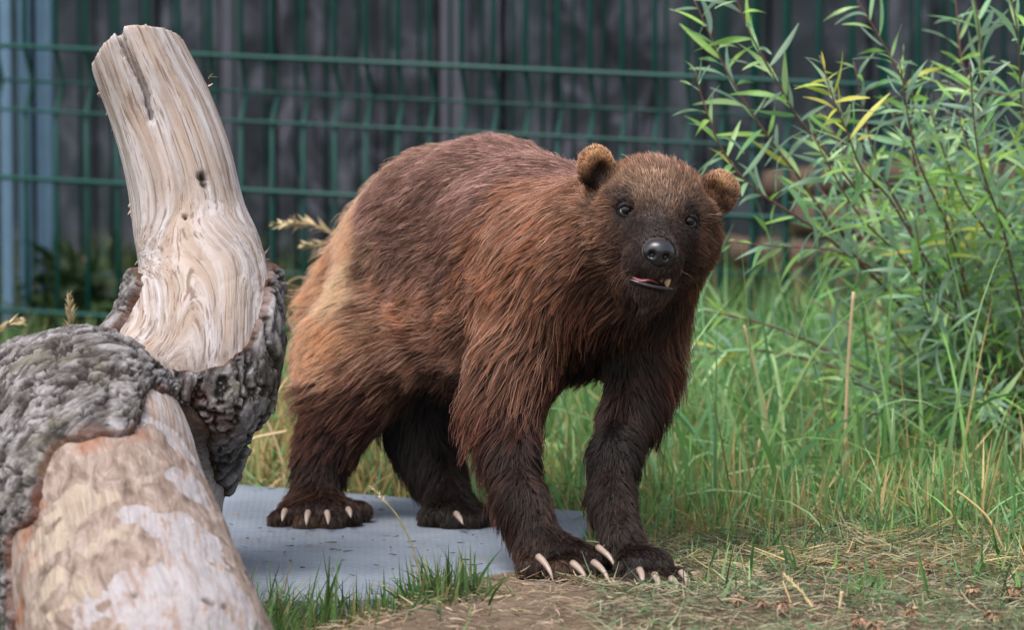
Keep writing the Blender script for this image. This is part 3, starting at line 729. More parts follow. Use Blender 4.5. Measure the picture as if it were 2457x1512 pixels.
rot = np.clip(spotmask(lv, spots([(60, 1290, 40), (55, 1390, 36), (45, 1470, 40), (85, 1220, 28), (470, 950, 45), (515, 1010, 36), (330, 1045, 30), (220, 1060, 34), (360, 960, 25)]), 0.02, fbm(lv * 40, 3, 9) * 0.03), 0, 1) * 0.6
hole = np.zeros(len(lv))
for a, b, Y, r in HOLES:
    h = snap_down(a, b, bv_log)
    if h is None: continue
    d = np.linalg.norm(lv - h, axis=1) / (r * h[1] / F); m = smooth(1.25, 0.6, d); hole = np.maximum(hole, m); lv2 -= nrmv * (m * 0.008)[:, None]
for a, b in zip(crk[:-1], crk[1:]):
    pass
lv2 -= nrmv * ((bleach * 0.0022 + 0.0015 * smooth(-.1, .15, fbm(lv * 45, 3, 14))) * tone)[:, None]; hole = np.maximum(hole, spl * 0.55)
cream = spotmask(lv, spots([(190, 1200, 60), (130, 1300, 66), (110, 1400, 56), (160, 1240, 55), (255, 1180, 34), (205, 1390, 44), (130, 1470, 56), (280, 1110, 26), (240, 1290, 34)]), 0.02, fbm(lv * 34, 4, 54) * 0.04)
log_base = P(352, 1520, 3.9); log_base[2] = 0
log = empty('forked_log', log_base); tag(log, 'forked old log with a bleached upright branch and rough grey bark at its base', 'log')
mobj('bare_wood', lv2, lf, M['wood'], log, attrs={'grain': gr, 'tone': tone, 'bleach': bleach, 'cream': cream, 'rot': rot * (1 - bm_) * tone.clip(0.3, 1), 'hole': hole})
# bark as a raised, fissured skin; it dives below the wood where it has fallen off
keep = bm_ > 0.02; fk = lf[keep[lf].any(1)]; used = np.unique(fk); rm = np.full(len(lv), -1); rm[used] = np.arange(len(used))
sv, sf = sub_mesh(np.hstack([lv[used], nrmv[used], gr[used], bm_[used, None], rot[used, None]]), rm[fk])
bp, bn, bg, bmk, brt = sv[:, :3], nrm(sv[:, 3:6]), sv[:, 6:9], sv[:, 9], sv[:, 10]
wrp = np.stack([fbm(bp * 14, 3, q_) for q_ in (61, 62, 63)], 1)
def along(d):
    d = nrm(np.array(d, float)); e1 = nrm(np.cross(d, [0.1, 1, 0.2])); return np.stack([e1, np.cross(d, e1), d], 0)
kx = smooth(P(360, 950, 4.35)[0], P(470, 950, 4.4)[0], bp[:, 0])[:, None]           # plates run along the knot, then down the flange
bc = bp - np.array(P(415, 940, 4.38)); bg2 = (bc @ along(P(330, 850, 4.36) - P(60, 1010, 4.25)).T) * (1 - kx) + (bc @ along(P(600, 760, 4.4) - P(500, 1150, 4.4)).T) * kx
jag = np.stack([fbm(bp * 70, 3, q_) for q_ in (64, 65, 66)], 1)
wp = bg2 * np.array([21, 21, 7.0]) + wrp * 0.8 + jag * 0.55
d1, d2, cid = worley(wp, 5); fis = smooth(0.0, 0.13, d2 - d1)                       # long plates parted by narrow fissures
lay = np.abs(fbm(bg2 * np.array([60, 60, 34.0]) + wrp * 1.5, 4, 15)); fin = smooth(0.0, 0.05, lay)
wr = fbm(bg2 * np.array([95, 95, 26.0]) + wrp, 4, 33)
tilt = ((wp - np.floor(wp))[:, 0] - 0.5) * 0.004
hgt = 0.001 + fis * (0.0045 + 0.004 * cid + tilt * .6) + fin * 0.0014 + wr * 0.0045 + fbm(bp * 18, 2, 71) * 0.004
hgt = hgt * (0.6 + 0.4 * smooth(0.2, 0.9, bmk)) - 0.009 * (1 - smooth(0.05, 0.30, bmk))
mobj('bark', bp + bn * hgt[:, None], sf, M['bark'], log, attrs={'grain': bg2, 'crev_shade': np.clip(1.15 * (1 - fis) + 0.6 * (1 - fin) + np.clip(-wr * 3.5, 0, .8), 0, 1), 'rot': np.clip(brt + 0.85 * (smooth(0.55, 0.3, bmk)), 0, 1) * 0.65})
# torn bark fibres and splinters
fb = []
def fibre(px, py, Y, dx, dy, L, n, sp, pal):
    c = P(px, py, Y); k = pxm(Y); d0 = nrm(np.array([dx, R.uniform(-.3, .1), -dy]))
    rt = c + R.normal(0, 1, (n, 3)) * np.array([sp * k, 0.01, sp * 2.2 * k]); d = nrm(d0 + R.normal(0, .45, (n, 3)))
    return blades(rt, d, R.uniform(.4, 1, n) * L, R.uniform(.0009, .003, n), R.normal(0.6, .8, n), rcol(n, pal), 5)
FP = [(166, 130, 100), (136, 98, 72), (190, 164, 136), (100, 72, 54)]
fb.append(fibre(330, 690, 4.43, -.15, .6, .016, 40, 6, FP)); fb.append(fibre(312, 735, 4.41, -.2, 1, .022, 46, 7, FP))
for a, b in ((264, 270), (272, 300), (244, 222), (314, 480), (318, 510), (324, 545), (330, 575), (334, 620)): fb.append(fibre(a, b, 4.49, -.5, .8, .010, 3, 3, [(205, 185, 165), (180, 150, 125)]))
for a, b in ((612, 600), (640, 622), (500, 195)): fb.append(fibre(a, b, 4.47, .7, -.5, .012, 4, 4, [(205, 185, 165), (150, 130, 115)]))
v, f, c = join(fb); mobj('torn_fibres', v, f, M['straw'], log, shade=False, attrs={'col': c})['kind'] = 'stuff'

# ------------------------------------------------------------------ the wolverine
def hp(x, y, z):           # head frame in grid pixels: x to the animal's left, y down, z towards the camera
    r = math.radians(9.8); yw = math.radians(5)
    X = x * math.cos(yw) + z * math.sin(yw); Z = -x * math.sin(yw) + z * math.cos(yw)
    dx = X * math.cos(r) - y * math.sin(r); dy = X * math.sin(r) + y * math.cos(r)
    return P(1577 + dx, 516 + dy, 4.375 - Z * pxm(4.375))
HK = pxm(4.375)
HR = np.stack([nrm(hp(1, 0, 0) - hp(0, 0, 0)), nrm(hp(0, 1, 0) - hp(0, 0, 0)), nrm(hp(0, 0, 1) - hp(0, 0, 0))], 1)
BF = Field(np.array([-0.36, 4.14, -0.01]), np.array([0.31, 5.24, 0.60]), 0.0036)
def cap(a, b, k=0.03):
    (x0, y0, Y0, r0), (x1, y1, Y1, r1) = a, b; BF.cap(P(x0, y0, Y0), P(x1, y1, Y1), r0 * pxm(Y0), r1 * pxm(Y1), k)
def chain(lst, k=0.03):
    for a, b in zip(lst[:-1], lst[1:]): cap(a, b, k)
# trunk of the body
chain([(990, 600, 4.95, 158), (1080, 565, 4.88, 190), (1180, 560, 4.79, 205), (1290, 620, 4.68, 215), (1400, 680, 4.57, 205)], 0.04)
chain([(1010, 690, 4.92, 150), (1150, 725, 4.78, 170), (1320, 715, 4.62, 150), (1430, 695, 4.53, 132)], 0.025)
chain([(1400, 660, 4.57, 195), (1480, 610, 4.50, 170), (1550, 560, 4.45, 150)], 0.04)
cap((1400, 670, 4.56, 176), (1515, 730, 4.52, 116), 0.025)
# tail
chain([(900, 600, 5.04, 70), (835, 720, 5.10, 62), (800, 830, 5.11, 50), (785, 905, 5.09, 30)], 0.03)
# hind leg, near
chain([(945, 760, 4.89, 150), (885, 850, 4.87, 125), (842, 950, 4.86, 86), (796, 1050, 4.86, 54), (766, 1130, 4.855, 42), (752, 1200, 4.83, 42)], 0.03)
def foot(cx, cy, Y, rx, ry, rz, toes, k=0.004):
    BF.ell(P(cx, cy, Y), (rx * pxm(Y), rz * pxm(Y), ry * pxm(Y)), I3, 0.015)
    for (tx, ty, tY, tr) in toes: cap((tx * .55 + cx * .45, ty - tr * .7, tY + .02, tr * .9), (tx, ty, tY, tr), k)
foot(760, 1228, 4.815, 92, 38, 80, [(670, 1252, 4.79, 25), (734, 1262, 4.775, 27), (796, 1262, 4.775, 27), (842, 1246, 4.79, 24), (868, 1226, 4.82, 20)])
# hind leg, far
chain([(1080, 800, 4.92, 120), (1030, 930, 4.90, 95), (1010, 1050, 4.88, 58), (1045, 1130, 4.86, 46), (1085, 1200, 4.82, 42)], 0.03)
foot(1085, 1238, 4.80, 75, 36, 70, [(1035, 1256, 4.79, 26), (1085, 1262, 4.775, 28), (1130, 1256, 4.775, 28), (1162, 1244, 4.79, 24)])
# fore leg, near
chain([(1315, 760, 4.56, 140), (1240, 890, 4.53, 88), (1212, 1000, 4.51, 68), (1226, 1110, 4.475, 52), (1252, 1210, 4.44, 50), (1290, 1300, 4.42, 54)], 0.016)
foot(1335, 1334, 4.41, 88, 44, 66, [(1268, 1366, 4.385, 28), (1340, 1376, 4.365, 29), (1402, 1374, 4.36, 27), (1442, 1348, 4.375, 25)])
# fore leg, far
chain([(1530, 770, 4.53, 108), (1540, 890, 4.51, 72), (1512, 1000, 4.48, 58), (1474, 1100, 4.43, 50), (1466, 1210, 4.395, 44), (1495, 1300, 4.36, 46)], 0.016)
foot(1545, 1358, 4.335, 68, 42, 66, [(1512, 1390, 4.315, 25), (1560, 1402, 4.295, 26), (1606, 1406, 4.29, 24), (1638, 1392, 4.305, 20)])
# head
BF.ell(hp(0, -22, -125), np.array((130, 104, 140)) * HK, HR, 0.02)
BF.ell(hp(-92, 52, -85), np.array((74, 82, 90)) * HK, HR, 0.02); BF.ell(hp(92, 52, -85), np.array((68, 82, 90)) * HK, HR, 0.02)
BF.cap(hp(0, 30, -60), hp(4, 92, 90), 92 * HK, 52 * HK, 0.02)
BF.cap(hp(-28, 118, 78), hp(-10, 112, 105), 38 * HK, 34 * HK, 0.012); BF.cap(hp(30, 118, 78), hp(14, 112, 105), 38 * HK, 34 * HK, 0.012)
BF.cap(hp(0, 150, -40), hp(4, 182, 78), 74 * HK, 32 * HK, 0.015)
for s in (-1, 1):
    BF.cap(hp(s * 96, -22, -30), hp(s * 42, -30, 2), 30 * HK, 24 * HK, 0.015)          # brow
    BF.cap(hp(s * 75, 42, -5), hp(s * 45, 60, 35), 26 * HK, 22 * HK, 0.015)             # cheek bone
BF.ell(hp(4, 158, 106), np.array((50, 11, 46)) * HK, HR, 0.004, sub=True)                # open mouth
EYES = [hp(-78, 1, 6), hp(78, 1, 6)]
for e in EYES: BF.ell(e, np.array((20, 17, 20)) * HK, HR, 0.004, sub=True)
# ears: thick cupped rounds
for (ex, ey, sgn) in ((-156, -88, -1), (147, -80, 1)):
    rot = HR @ np.array(Matrix.Rotation(sgn * -0.45, 3, 'Y')) @ np.array(Matrix.Rotation(0.1, 3, 'X'))
    c = hp(ex, ey, -110)
    BF.ell(c, np.array((46, 50, 26)) * HK, rot, 0.014)
    BF.ell(c + (rot @ np.array([sgn * -8.0, 8.0, 24.0])) * HK, np.array((28, 32, 24)) * HK, rot, 0.008, sub=True)
wv, wf = BF.mesh(); wv = relax(wv, wf, 2, 0.45)
bvh = BVHTree.FromPolygons([tuple(q_) for q_ in wv], [tuple(q_) for q_ in wf])
def ray(px, py):
    o = Vector((0, 0, CAM_H)); d = (Vector(P(px, py, 4.0)) - o).normalized(); h = bvh.ray_cast(o, d)
    if h[0] is None:
        best = None
        for rr in (8, 16, 26, 38, 52):
            for a in np.linspace(0, 6.28, 16, endpoint=False):
                d = (Vector(P(px + rr * math.cos(a), py + rr * math.sin(a), 4.0)) - o).normalized(); h = bvh.ray_cast(o, d)
                if h[0] is not None: return np.array(h[0])
        return None
    return np.array(h[0])
LIL, LIL2, TAN_, GOLD, STRP, RED, BRN, DRK, BLK, FACE, FORE = ((130, 92, 80), (108, 74, 62), (140, 92, 60), (150, 98, 62), (255, 220, 170), (98, 58, 40), (108, 70, 46), (48, 32, 26), (22, 16, 14), (54, 44, 43), (150, 118, 90))  # LIL: back brown with the lilac sky sheen put into the colour
# px, py, flow in the picture (dx, dy) and towards the viewer dz, length mm, lift, clumping, colour
GR = [
    (1150, 348, -1, -.25, .0, 16, .32, .2, LIL), (1250, 372, -1, -.2, 0, 16, .32, .2, LIL), (1330, 410, -1, -.1, 0, 17, .3, .2, LIL), (1060, 370, -1, -.05, 0, 17, .32, .2, LIL), (970, 430, -1, .25, 0, 20, .35, .2, LIL2), (900, 500, -1, .35, 0, 26, .5, .2, LIL),
    (1050, 470, -1, .3, 0, 24, .3, .25, LIL2), (960, 560, -1, .3, 0, 26, .3, .25, LIL2), (960, 660, -1, .3, 0, 28, .28, .3, LIL), (1080, 600, -1, .4, 0, 28, .28, .3, LIL2), (1180, 440, -1, .2, 0, 26, .3, .25, LIL),
    (1260, 460, -1, .35, 0, 30, .28, .35, TAN_), (1340, 470, -1, .3, 0, 30, .28, .35, TAN_), (1180, 560, -1, .45, 0, 32, .26, .4, TAN_), (1300, 560, -1, .5, 0, 36, .26, .5, GOLD), (1390, 520, -1, .3, 0, 32, .26, .4, TAN_),
    (1120, 700, -.95, .5, 0, 36, .26, .5, TAN_), (1000, 760, -1, .4, 0, 36, .3, .45, GOLD), (930, 690, -1, .3, 0, 34, .3, .4, (150, 104, 70)), (1220, 680, -.9, .6, 0, 40, .25, .55, GOLD), (1330, 660, -.8, .7, 0, 44, .25, .6, TAN_), (1420, 620, -.7, .7, 0, 38, .25, .5, BRN),
    (1100, 820, -.9, .6, 0, 42, .28, .6, TAN_), (980, 860, -1, .45, 0, 42, .3, .5, (118, 76, 48)), (1220, 800, -.75, .8, 0, 48, .25, .7, (130, 84, 50)), (1310, 780, -.6, .9, 0, 48, .25, .75, (112, 72, 46)), (1390, 730, -.45, 1, 0, 46, .22, .75, (84, 54, 40)), (1440, 690, -.4, 1, 0, 40, .22, .65, (78, 50, 38)),
    (862, 580, -1, .3, 0, 30, .4, .3, (214, 168, 120)), (852, 650, -1, .3, 0, 32, .4, .3, STRP), (838, 720, -1, .35, 0, 34, .4, .35, STRP), (820, 800, -1, .4, 0, 36, .4, .4, (224, 168, 110)), (800, 870, -1, .4, 0, 36, .4, .4, (226, 172, 120)), (890, 640, -1, .3, 0, 28, .35, .3, (96, 64, 48)), (885, 740, -1, .35, 0, 30, .35, .3, (120, 82, 54)),
    (790, 680, -1, .25, 0, 36, .55, .4, (206, 158, 112)), (765, 780, -1, .3, 0, 38, .55, .4, (196, 146, 102)), (745, 860, -1, .35, 0, 36, .5, .4, (166, 114, 80)), (745, 930, -.9, .5, 0, 32, .45, .45, (122, 76, 52)), (870, 880, -1, .5, 0, 40, .32, .45, (126, 78, 50)), (800, 950, -.8, .6, 0, 34, .35, .5, (92, 58, 44)),
    (900, 960, -.8, .7, 0, 38, .3, .55, (72, 44, 34)), (830, 1020, -.6, .9, 0, 30, .32, .55, (62, 40, 32)), (760, 1030, -.6, .8, 0, 28, .4, .5, (74, 48, 38)), (740, 1110, -.5, 1, 0, 22, .35, .55, DRK), (800, 1110, -.3, 1, 0, 24, .3, .55, (44, 30, 26)), (750, 1180, -.4, 1, .2, 18, .3, .5, (60, 40, 32)),
    (760, 1225, -.1, 1, .5, 9, .3, .4, (54, 38, 32)), (690, 1240, -.3, 1, .5, 8, .35, .4, (66, 46, 36)), (830, 1235, .3, 1, .4, 9, .35, .4, (50, 36, 30)), (740, 1262, 0, .8, .4, 6, .35, .3, (92, 72, 54)),
    (1050, 930, -.5, 1, 0, 34, .3, .6, BLK), (1000, 1000, -.2, 1, 0, 34, .35, .5, BLK), (1020, 1080, 0, 1, 0, 28, .35, .5, BLK), (1090, 1180, .2, 1, 0, 20, .35, .5, (34, 26, 24)), (1080, 1245, 0, 1, .4, 8, .3, .4, (40, 32, 28)), (950, 1020, -.3, 1, 0, 32, .3, .5, BLK), (1120, 900, -.6, .9, 0, 48, .3, .65, (60, 38, 30)),
    (1280, 880, -.45, 1, 0, 50, .26, .75, (110, 70, 46)), (1190, 900, -.7, .9, 0, 50, .3, .7, (112, 72, 48)), (1180, 980, -.6, 1, 0, 44, .36, .65, (86, 52, 38)), (1260, 980, -.3, 1, 0, 40, .3, .65, (66, 42, 34)), (1340, 880, -.2, 1, 0, 26, .24, .7, (66, 42, 32)), (1160, 1040, -.7, .8, 0, 36, .42, .55, (76, 46, 38)),
    (1230, 1080, -.2, 1, 0, 23, .32, .6, (50, 34, 28)), (1290, 1090, .1, 1, 0, 18, .34, .55, (36, 26, 24)), (1190, 1130, -.5, .9, 0, 30, .4, .5, (62, 42, 34)), (1250, 1200, -.05, 1, .1, 22, .3, .55, (48, 34, 28)), (1200, 1250, -.4, 1, .1, 22, .36, .5, (66, 46, 38)), (1300, 1270, .2, 1, .3, 16, .3, .5, (42, 30, 26)),
    (1340, 1325, .4, .8, .5, 12, .26, .45, (42, 30, 26)), (1260, 1345, .1, 1, .4, 11, .3, .45, (74, 54, 44)), (1420, 1340, .7, .7, .5, 9, .3, .4, (50, 38, 32)), (1340, 1372, .2, .8, .5, 7, .3, .35, (88, 66, 52)),
    (1420, 800, -.1, 1, 0, 34, .22, .7, (36, 25, 22)), (1390, 870, -.1, 1, 0, 20, .26, .7, (30, 22, 20)), (1470, 840, 0, 1, 0, 22, .22, .7, BLK), (1540, 830, .1, 1, 0, 32, .24, .65, (38, 26, 22)), (1600, 840, .4, .9, 0, 36, .36, .5, (84, 54, 40)), (1635, 800, .7, .8, 0, 32, .45, .4, (112, 76, 54)), (1600, 950, .4, .9, 0, 34, .38, .5, (64, 40, 32)), (1530, 950, .1, 1, 0, 34, .28, .6, (40, 27, 24)), (1610, 900, .6, .8, 0, 32, .42, .45, (76, 48, 36)),
    (1480, 1050, 0, 1, 0, 21, .3, .6, BLK), (1540, 1060, .3, 1, 0, 20, .34, .5, (48, 32, 28)), (1420, 1060, -.2, 1, 0, 18, .36, .5, BLK), (1460, 1160, 0, 1, 0, 22, .3, .55, (38, 27, 24)), (1510, 1190, .2, 1, .1, 18, .3, .5, (44, 32, 28)), (1480, 1260, .2, 1, .3, 16, .28, .5, (40, 30, 26)), (1550, 1340, .5, .8, .5, 11, .26, .45, (38, 29, 26)), (1620, 1380, .6, .7, .5, 8, .3, .4, (46, 36, 32)), (1560, 1395, .1, .9, .5, 7, .3, .4, (70, 54, 46)),
    # head
    (1580, 435, 0, -1, -.3, 11, .42, .12, FORE), (1520, 430, -.3, -1, -.3, 12, .42, .12, (140, 106, 78)), (1640, 450, .3, -1, -.3, 12, .42, .12, (128, 96, 70)), (1570, 392, -.1, -1, -.5, 14, .5, .1, (132, 96, 74)), (1640, 408, .2, -1, -.5, 14, .5, .1, (118, 82, 62)), (1500, 395, -.3, -1, -.5, 14, .5, .1, (134, 94, 66)),
    (1590, 482, 0, -1, 0, 7, .35, .1, (130, 104, 84)), (1540, 470, -.2, -1, 0, 8, .35, .1, (134, 104, 80)), (1620, 485, .2, -1, 0, 7, .35, .1, (126, 98, 78)), (1577, 512, 0, -1, 0, 5, .3, .05, (86, 70, 64)), (1575, 545, 0, -1, -.4, 4, .3, .05, FACE), (1577, 575, 0, -1, -.6, 3.5, .3, .05, (66, 55, 54)), (1500, 480, -.5, -.7, 0, 4, .3, .05, (60, 46, 44)), (1500, 525, -.6, .4, 0, 4, .3, .05, FACE), (1530, 545, -.6, .5, 0, 4, .3, .05, FACE), (1655, 505, .5, -.7, 0, 4, .3, .05, (54, 42, 40)), (1655, 560, .6, .5, 0, 4, .3, .05, (50, 40, 40)), (1625, 550, .5, .5, 0, 4, .3, .05, FACE), (1478, 560, -.8, .4, 0, 7, .32, .1, (98, 74, 60)), (1690, 570, .8, .4, 0, 9, .32, .1, (108, 78, 60)),
    (1450, 500, -1, .0, -.3, 13, .38, .12, (140, 100, 72)), (1445, 560, -1, .25, -.2, 15, .36, .15, (130, 90, 62)), (1460, 620, -.9, .5, 0, 17, .34, .25, (106, 74, 54)), (1420, 460, -1, -.1, -.3, 16, .38, .15, (140, 96, 64)), (1470, 670, -.7, .8, 0, 20, .34, .35, (84, 58, 44)), (1500, 620, -.8, .5, .1, 7, .3, .1, (72, 56, 50)), (1510, 655, -.6, .7, .1, 7, .3, .1, (88, 68, 58)), (1540, 640, -.4, .8, .1, 5, .3, .05, (58, 47, 45)),
    (1640, 620, .6, .6, .1, 6, .3, .05, (60, 48, 44)), (1645, 660, .6, .7, .1, 8, .3, .1, (80, 60, 50)), (1700, 620, .8, .6, 0, 13, .34, .15, (96, 66, 48)), (1715, 540, 1, .2, 0, 12, .36, .12, (112, 80, 58)), (1700, 500, .9, -.2, -.2, 14, .4, .12, (120, 88, 64)), (1690, 670, .6, .8, 0, 20, .38, .25, (84, 56, 42)), (1730, 590, .9, .5, 0, 12, .4, .12, (110, 76, 54)),
    (1560, 708, -.1, 1, .2, 9, .36, .2, (78, 62, 54)), (1620, 705, .3, 1, .2, 10, .36, .2, (64, 48, 40)), (1520, 720, -.3, 1, 0, 22, .3, .4, (34, 25, 22)), (1600, 740, .1, 1, 0, 26, .3, .45, (34, 25, 22)), (1670, 730, .4, .9, 0, 26, .36, .35, (78, 52, 40)),
    # ears
    (1432, 356, -.1, -1, .0, 4.5, .45, .05, (214, 166, 112)), (1466, 366, .3, -1, 0, 4.5, .45, .05, (214, 166, 112)), (1400, 385, -.8, -.6, 0, 4.5, .45, .05, (176, 126, 82)), (1440, 405, .1, -1, .2, 7, .4, .05, (52, 34, 26)), (1425, 430, .0, -1, .2, 7, .4, .05, (40, 28, 24)), (1480, 400, .2, -1, .2, 7, .35, .1, (132, 90, 60)), (1400, 450, -.8, -.3, 0, 12, .4, .1, (120, 80, 54)),
    (1733, 418, .0, -1, 0, 4.5, .45, .05, (210, 166, 116)), (1758, 440, .7, -.7, 0, 4.5, .45, .05, (186, 140, 94)), (1765, 480, 1, -.2, 0, 4.5, .45, .05, (150, 108, 72)), (1740, 470, .2, -1, .2, 7, .4, .05, (62, 42, 32)), (1728, 500, .2, -.8, .2, 7, .4, .05, (44, 30, 26)), (1710, 440, .1, -1, .1, 7, .35, .1, (134, 94, 64)), (1750, 520, 1, .2, 0, 9, .45, .1, (108, 76, 52)),
]
cpos, cdir, cpar, ccol = [], [], [], []
for (px, py, dx, dy, dz, L, lf_, cl, cc) in GR:
    h = ray(px, py)
    if h is None: continue
    d = np.array([dx, -dz, -dy]); cpos.append(h); cdir.append(nrm(d)); cpar.append((L * .001, lf_, cl)); ccol.append(lin(*cc))
# carry the coat over to the hidden side by mirroring the trunk's combing across the spine
sp0, sp1 = P(990, 600, 4.95), P(1400, 680, 4.57); hd = nrm(np.array([sp1[0] - sp0[0], sp1[1] - sp0[1], 0])); lt = np.array([-hd[1], hd[0], 0])
for (px, py, *_), h, d, pr, cc in list(zip(GR, cpos, cdir, cpar, ccol)):
    s = (h - sp0) @ lt
    if s < -0.05 and h[1] > 4.50 and h[2] > 0.22:
        m = h - 2 * s * lt; q_ = bvh.find_nearest(Vector(m))
        cpos.append(np.array(q_[0])); cdir.append(nrm(d - 2 * (d @ lt) * lt)); cpar.append(pr); ccol.append(cc)
cpos, cdir, cpar, ccol = map(np.array, (cpos, cdir, cpar, ccol))
def groom(p):
    out_d = np.zeros((len(p), 3)); out_p = np.zeros((len(p), 3)); out_c = np.zeros((len(p), 3))
    for s in range(0, len(p), 20000):
        q_ = p[s:s + 20000]; d2_ = ((q_[:, None] - cpos[None]) ** 2).sum(-1); w = 1 / (d2_ + 3.5e-5) ** 2; w /= w.sum(1, keepdims=True)
        out_d[s:s + 20000] = nrm(w @ cdir); out_p[s:s + 20000] = w @ cpar; out_c[s:s + 20000] = w @ ccol
    return out_d, out_p, out_c
base = G(1150, 1310); 
wol = empty('wolverine', (base[0], base[1], 0)); tag(wol, 'brown long-furred wolverine standing with its head turned to the viewer', 'wolverine')
_, _, skc = groom(wv)
mouth_c = hp(4, 158, 100); nose_c = hp(7, 86, 132)
md = np.linalg.norm((wv - mouth_c) @ HR / (np.array([60, 20, 60]) * HK), axis=1)
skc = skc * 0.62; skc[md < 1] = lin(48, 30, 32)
ed = np.min([np.linalg.norm(wv - e, axis=1) for e in EYES], 0); skc[ed < 26 * HK] = lin(26, 22, 24)
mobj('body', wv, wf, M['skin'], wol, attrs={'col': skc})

# ---- fur
def grow(rt, n, ln, lift, flow, seg, jit):
    """comb strands over the body: each step follows the flow laid onto the skin, rising with lift"""
    pts = np.zeros((len(rt), seg + 1, 3)); p = rt.copy(); pts[:, 0] = p
    up = n; fl = nrm(flow + R.normal(0, 1, (len(rt), 3)) * jit[:, None])
    for s in range(1, seg + 1):
        t = s / seg
        tg = fl - 0.85 * np.sum(fl * up, 1, keepdims=True) * up
        d = nrm(nrm(tg) + up * (lift * (1.9 - 1.9 * t) + 0.10)[:, None] + np.array([0, 0, -0.10 * t]))
        p = p + d * (ln / seg)[:, None]
        dist = BF.sample(p); up = BF.grad(p, 0.006)
        need = 0.0012 + 0.006 * t * np.minimum(1, ln / 0.03)
        p = p + up * np.maximum(need - dist, 0)[:, None]
        pts[:, s] = p
    return pts
tri = np.vstack([wf[:, [0, 1, 2]], wf[:, [0, 2, 3]]]); ta, tb, tc_ = wv[tri[:, 0]], wv[tri[:, 1]], wv[tri[:, 2]]
tn = np.cross(tb - ta, tc_ - ta); area = np.linalg.norm(tn, axis=1) / 2; tctr = (ta + tb + tc_) / 3
_, tp, _ = groom(tctr)
dens = area * np.interp(tp[:, 0], [0.003, 0.008, 0.02, 0.05], [4.0, 2.6, 1.35, 1.0])
vis = np.clip((tn / np.maximum(area[:, None] * 2, 1e-12)) @ nrm(np.array([0.0, -1.0, 0.25])) * 1.2 + 0.75, 0.25, 1)
dens *= vis
def sample_roots(N, dens):
    k = np.searchsorted(np.cumsum(dens) / dens.sum(), R.rand(N)); u, w = R.rand(N), R.rand(N); fl = u + w > 1; u[fl], w[fl] = 1 - u[fl], 1 - w[fl]
    return ta[k] + u[:, None] * (tb[k] - ta[k]) + w[:, None] * (tc_[k] - ta[k])
def bare(p):
    m = np.linalg.norm((p - mouth_c) @ HR / (np.array([54, 14, 52]) * HK), axis=1) < 1
    m |= np.linalg.norm((p - nose_c) @ HR / (np.array([40, 34, 34]) * HK), axis=1) < 1
    for e in EYES: m |= np.linalg.norm((p - e) @ HR / (np.array([23, 19, 40]) * HK), axis=1) < 1
    return m
SEG = 7
def fur_layer(name, N, n_clump, lenf, rad, colf, filt=None, cl_gain=1.0, jit0=0.05, cvar=0.22, liftf=1.0, tight=1.0, desat=0.22):
    rt = sample_roots(N, dens); rt = rt[~bare(rt)]
    n = BF.grad(rt); fl, pr, cc = groom(rt)
    if filt is not None:
        k = filt(pr); rt, n, fl, pr, cc = rt[k], n[k], fl[k], pr[k], cc[k]
    # soft cow-licks so the combing is never even
    wob = np.stack([fbm(rt * 26, 2, s) for s in (81, 82, 83)], 1) * 0.7
    fl = nrm(fl + wob * np.minimum(1, pr[:, :1] / 0.02))
    N = len(rt); ln = pr[:, 0] * lenf * R.uniform(0.6, 1.15, N) * (1 + 0.3 * fbm(rt * 40, 2, 90))
    pts = grow(rt, n, ln, pr[:, 1] * liftf * R.uniform(.6, 1.4, N), fl, SEG, jit0 + 0.03 * R.rand(N))
    gi = R.choice(N, min(n_clump, N), replace=False); kd = kdtree.KDTree(len(gi))
    for i, g_ in enumerate(gi): kd.insert(rt[g_], i)
    kd.balance(); near = np.array([kd.find(q_)[1] for q_ in rt]); g_ = gi[near]
    cs = (pr[:, 2] * cl_gain * (0.75 + 0.5 * R.rand(N))).clip(0, 0.96)
    gl = np.linalg.norm(rt[g_] - rt, axis=1); cs = cs * (gl < 0.02)
    for s in range(1, SEG + 1):
        t = s / SEG; pts[:, s] += (pts[g_, s] - pts[:, s]) * (cs * t ** tight)[:, None] + R.normal(0, 1, (N, 3)) * (ln * 0.012 * t)[:, None]
    clv = R.normal(0, 0.6, len(gi))[near]
    cc = 1.5 * cc ** 1.15 * np.array([1.0, 1.03, 1.08]); lum = cc @ np.array([.3, .55, .15]); cc = cc + (lum[:, None] * np.array([1.15, .96, .88]) - cc) * (desat * smooth(0.01, 0.12, lum) * 1.35)[:, None]
    c = cc * colf * np.exp(cvar * clv + cvar * 0.6 * R.normal(0, 1, N))[:, None] * (1 + 0.03 * R.normal(0, 1, (N, 3))); c = c * np.minimum(1, 0.70 / c.max(1, keepdims=True)); c = np.clip(c, 0.003, 0.85)
    cu = bpy.data.hair_curves.new(name); cu.add_curves([SEG + 1] * N)
    cu.attributes['position'].data.foreach_set('vector', pts.astype(np.float32).ravel())
    rr = np.linspace(1, 0.10, SEG + 1) ** 0.6; ra = cu.attributes.get('radius') or cu.attributes.new('radius', 'FLOAT', 'POINT')
    fine = np.interp(pr[:, 0], [0.004, 0.02], [0.62, 1.0])[:, None]
    ra.data.foreach_set('value', ((rad * fine * R.uniform(.6, 1.4, (N, 1))) * rr[None]).astype(np.float32).ravel())
    ca = cu.attributes.new('col', 'FLOAT_COLOR', 'CURVE'); ca.data.foreach_set('color', np.hstack([c, np.ones((N, 1))]).astype(np.float32).ravel())
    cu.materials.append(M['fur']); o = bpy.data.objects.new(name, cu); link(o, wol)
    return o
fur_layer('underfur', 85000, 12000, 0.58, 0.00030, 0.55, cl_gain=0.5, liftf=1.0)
fur_layer('fur', 92000, 8500, 1.0, 0.00031, 1.0, cl_gain=1.3, cvar=0.45, tight=0.8, liftf=0.8)
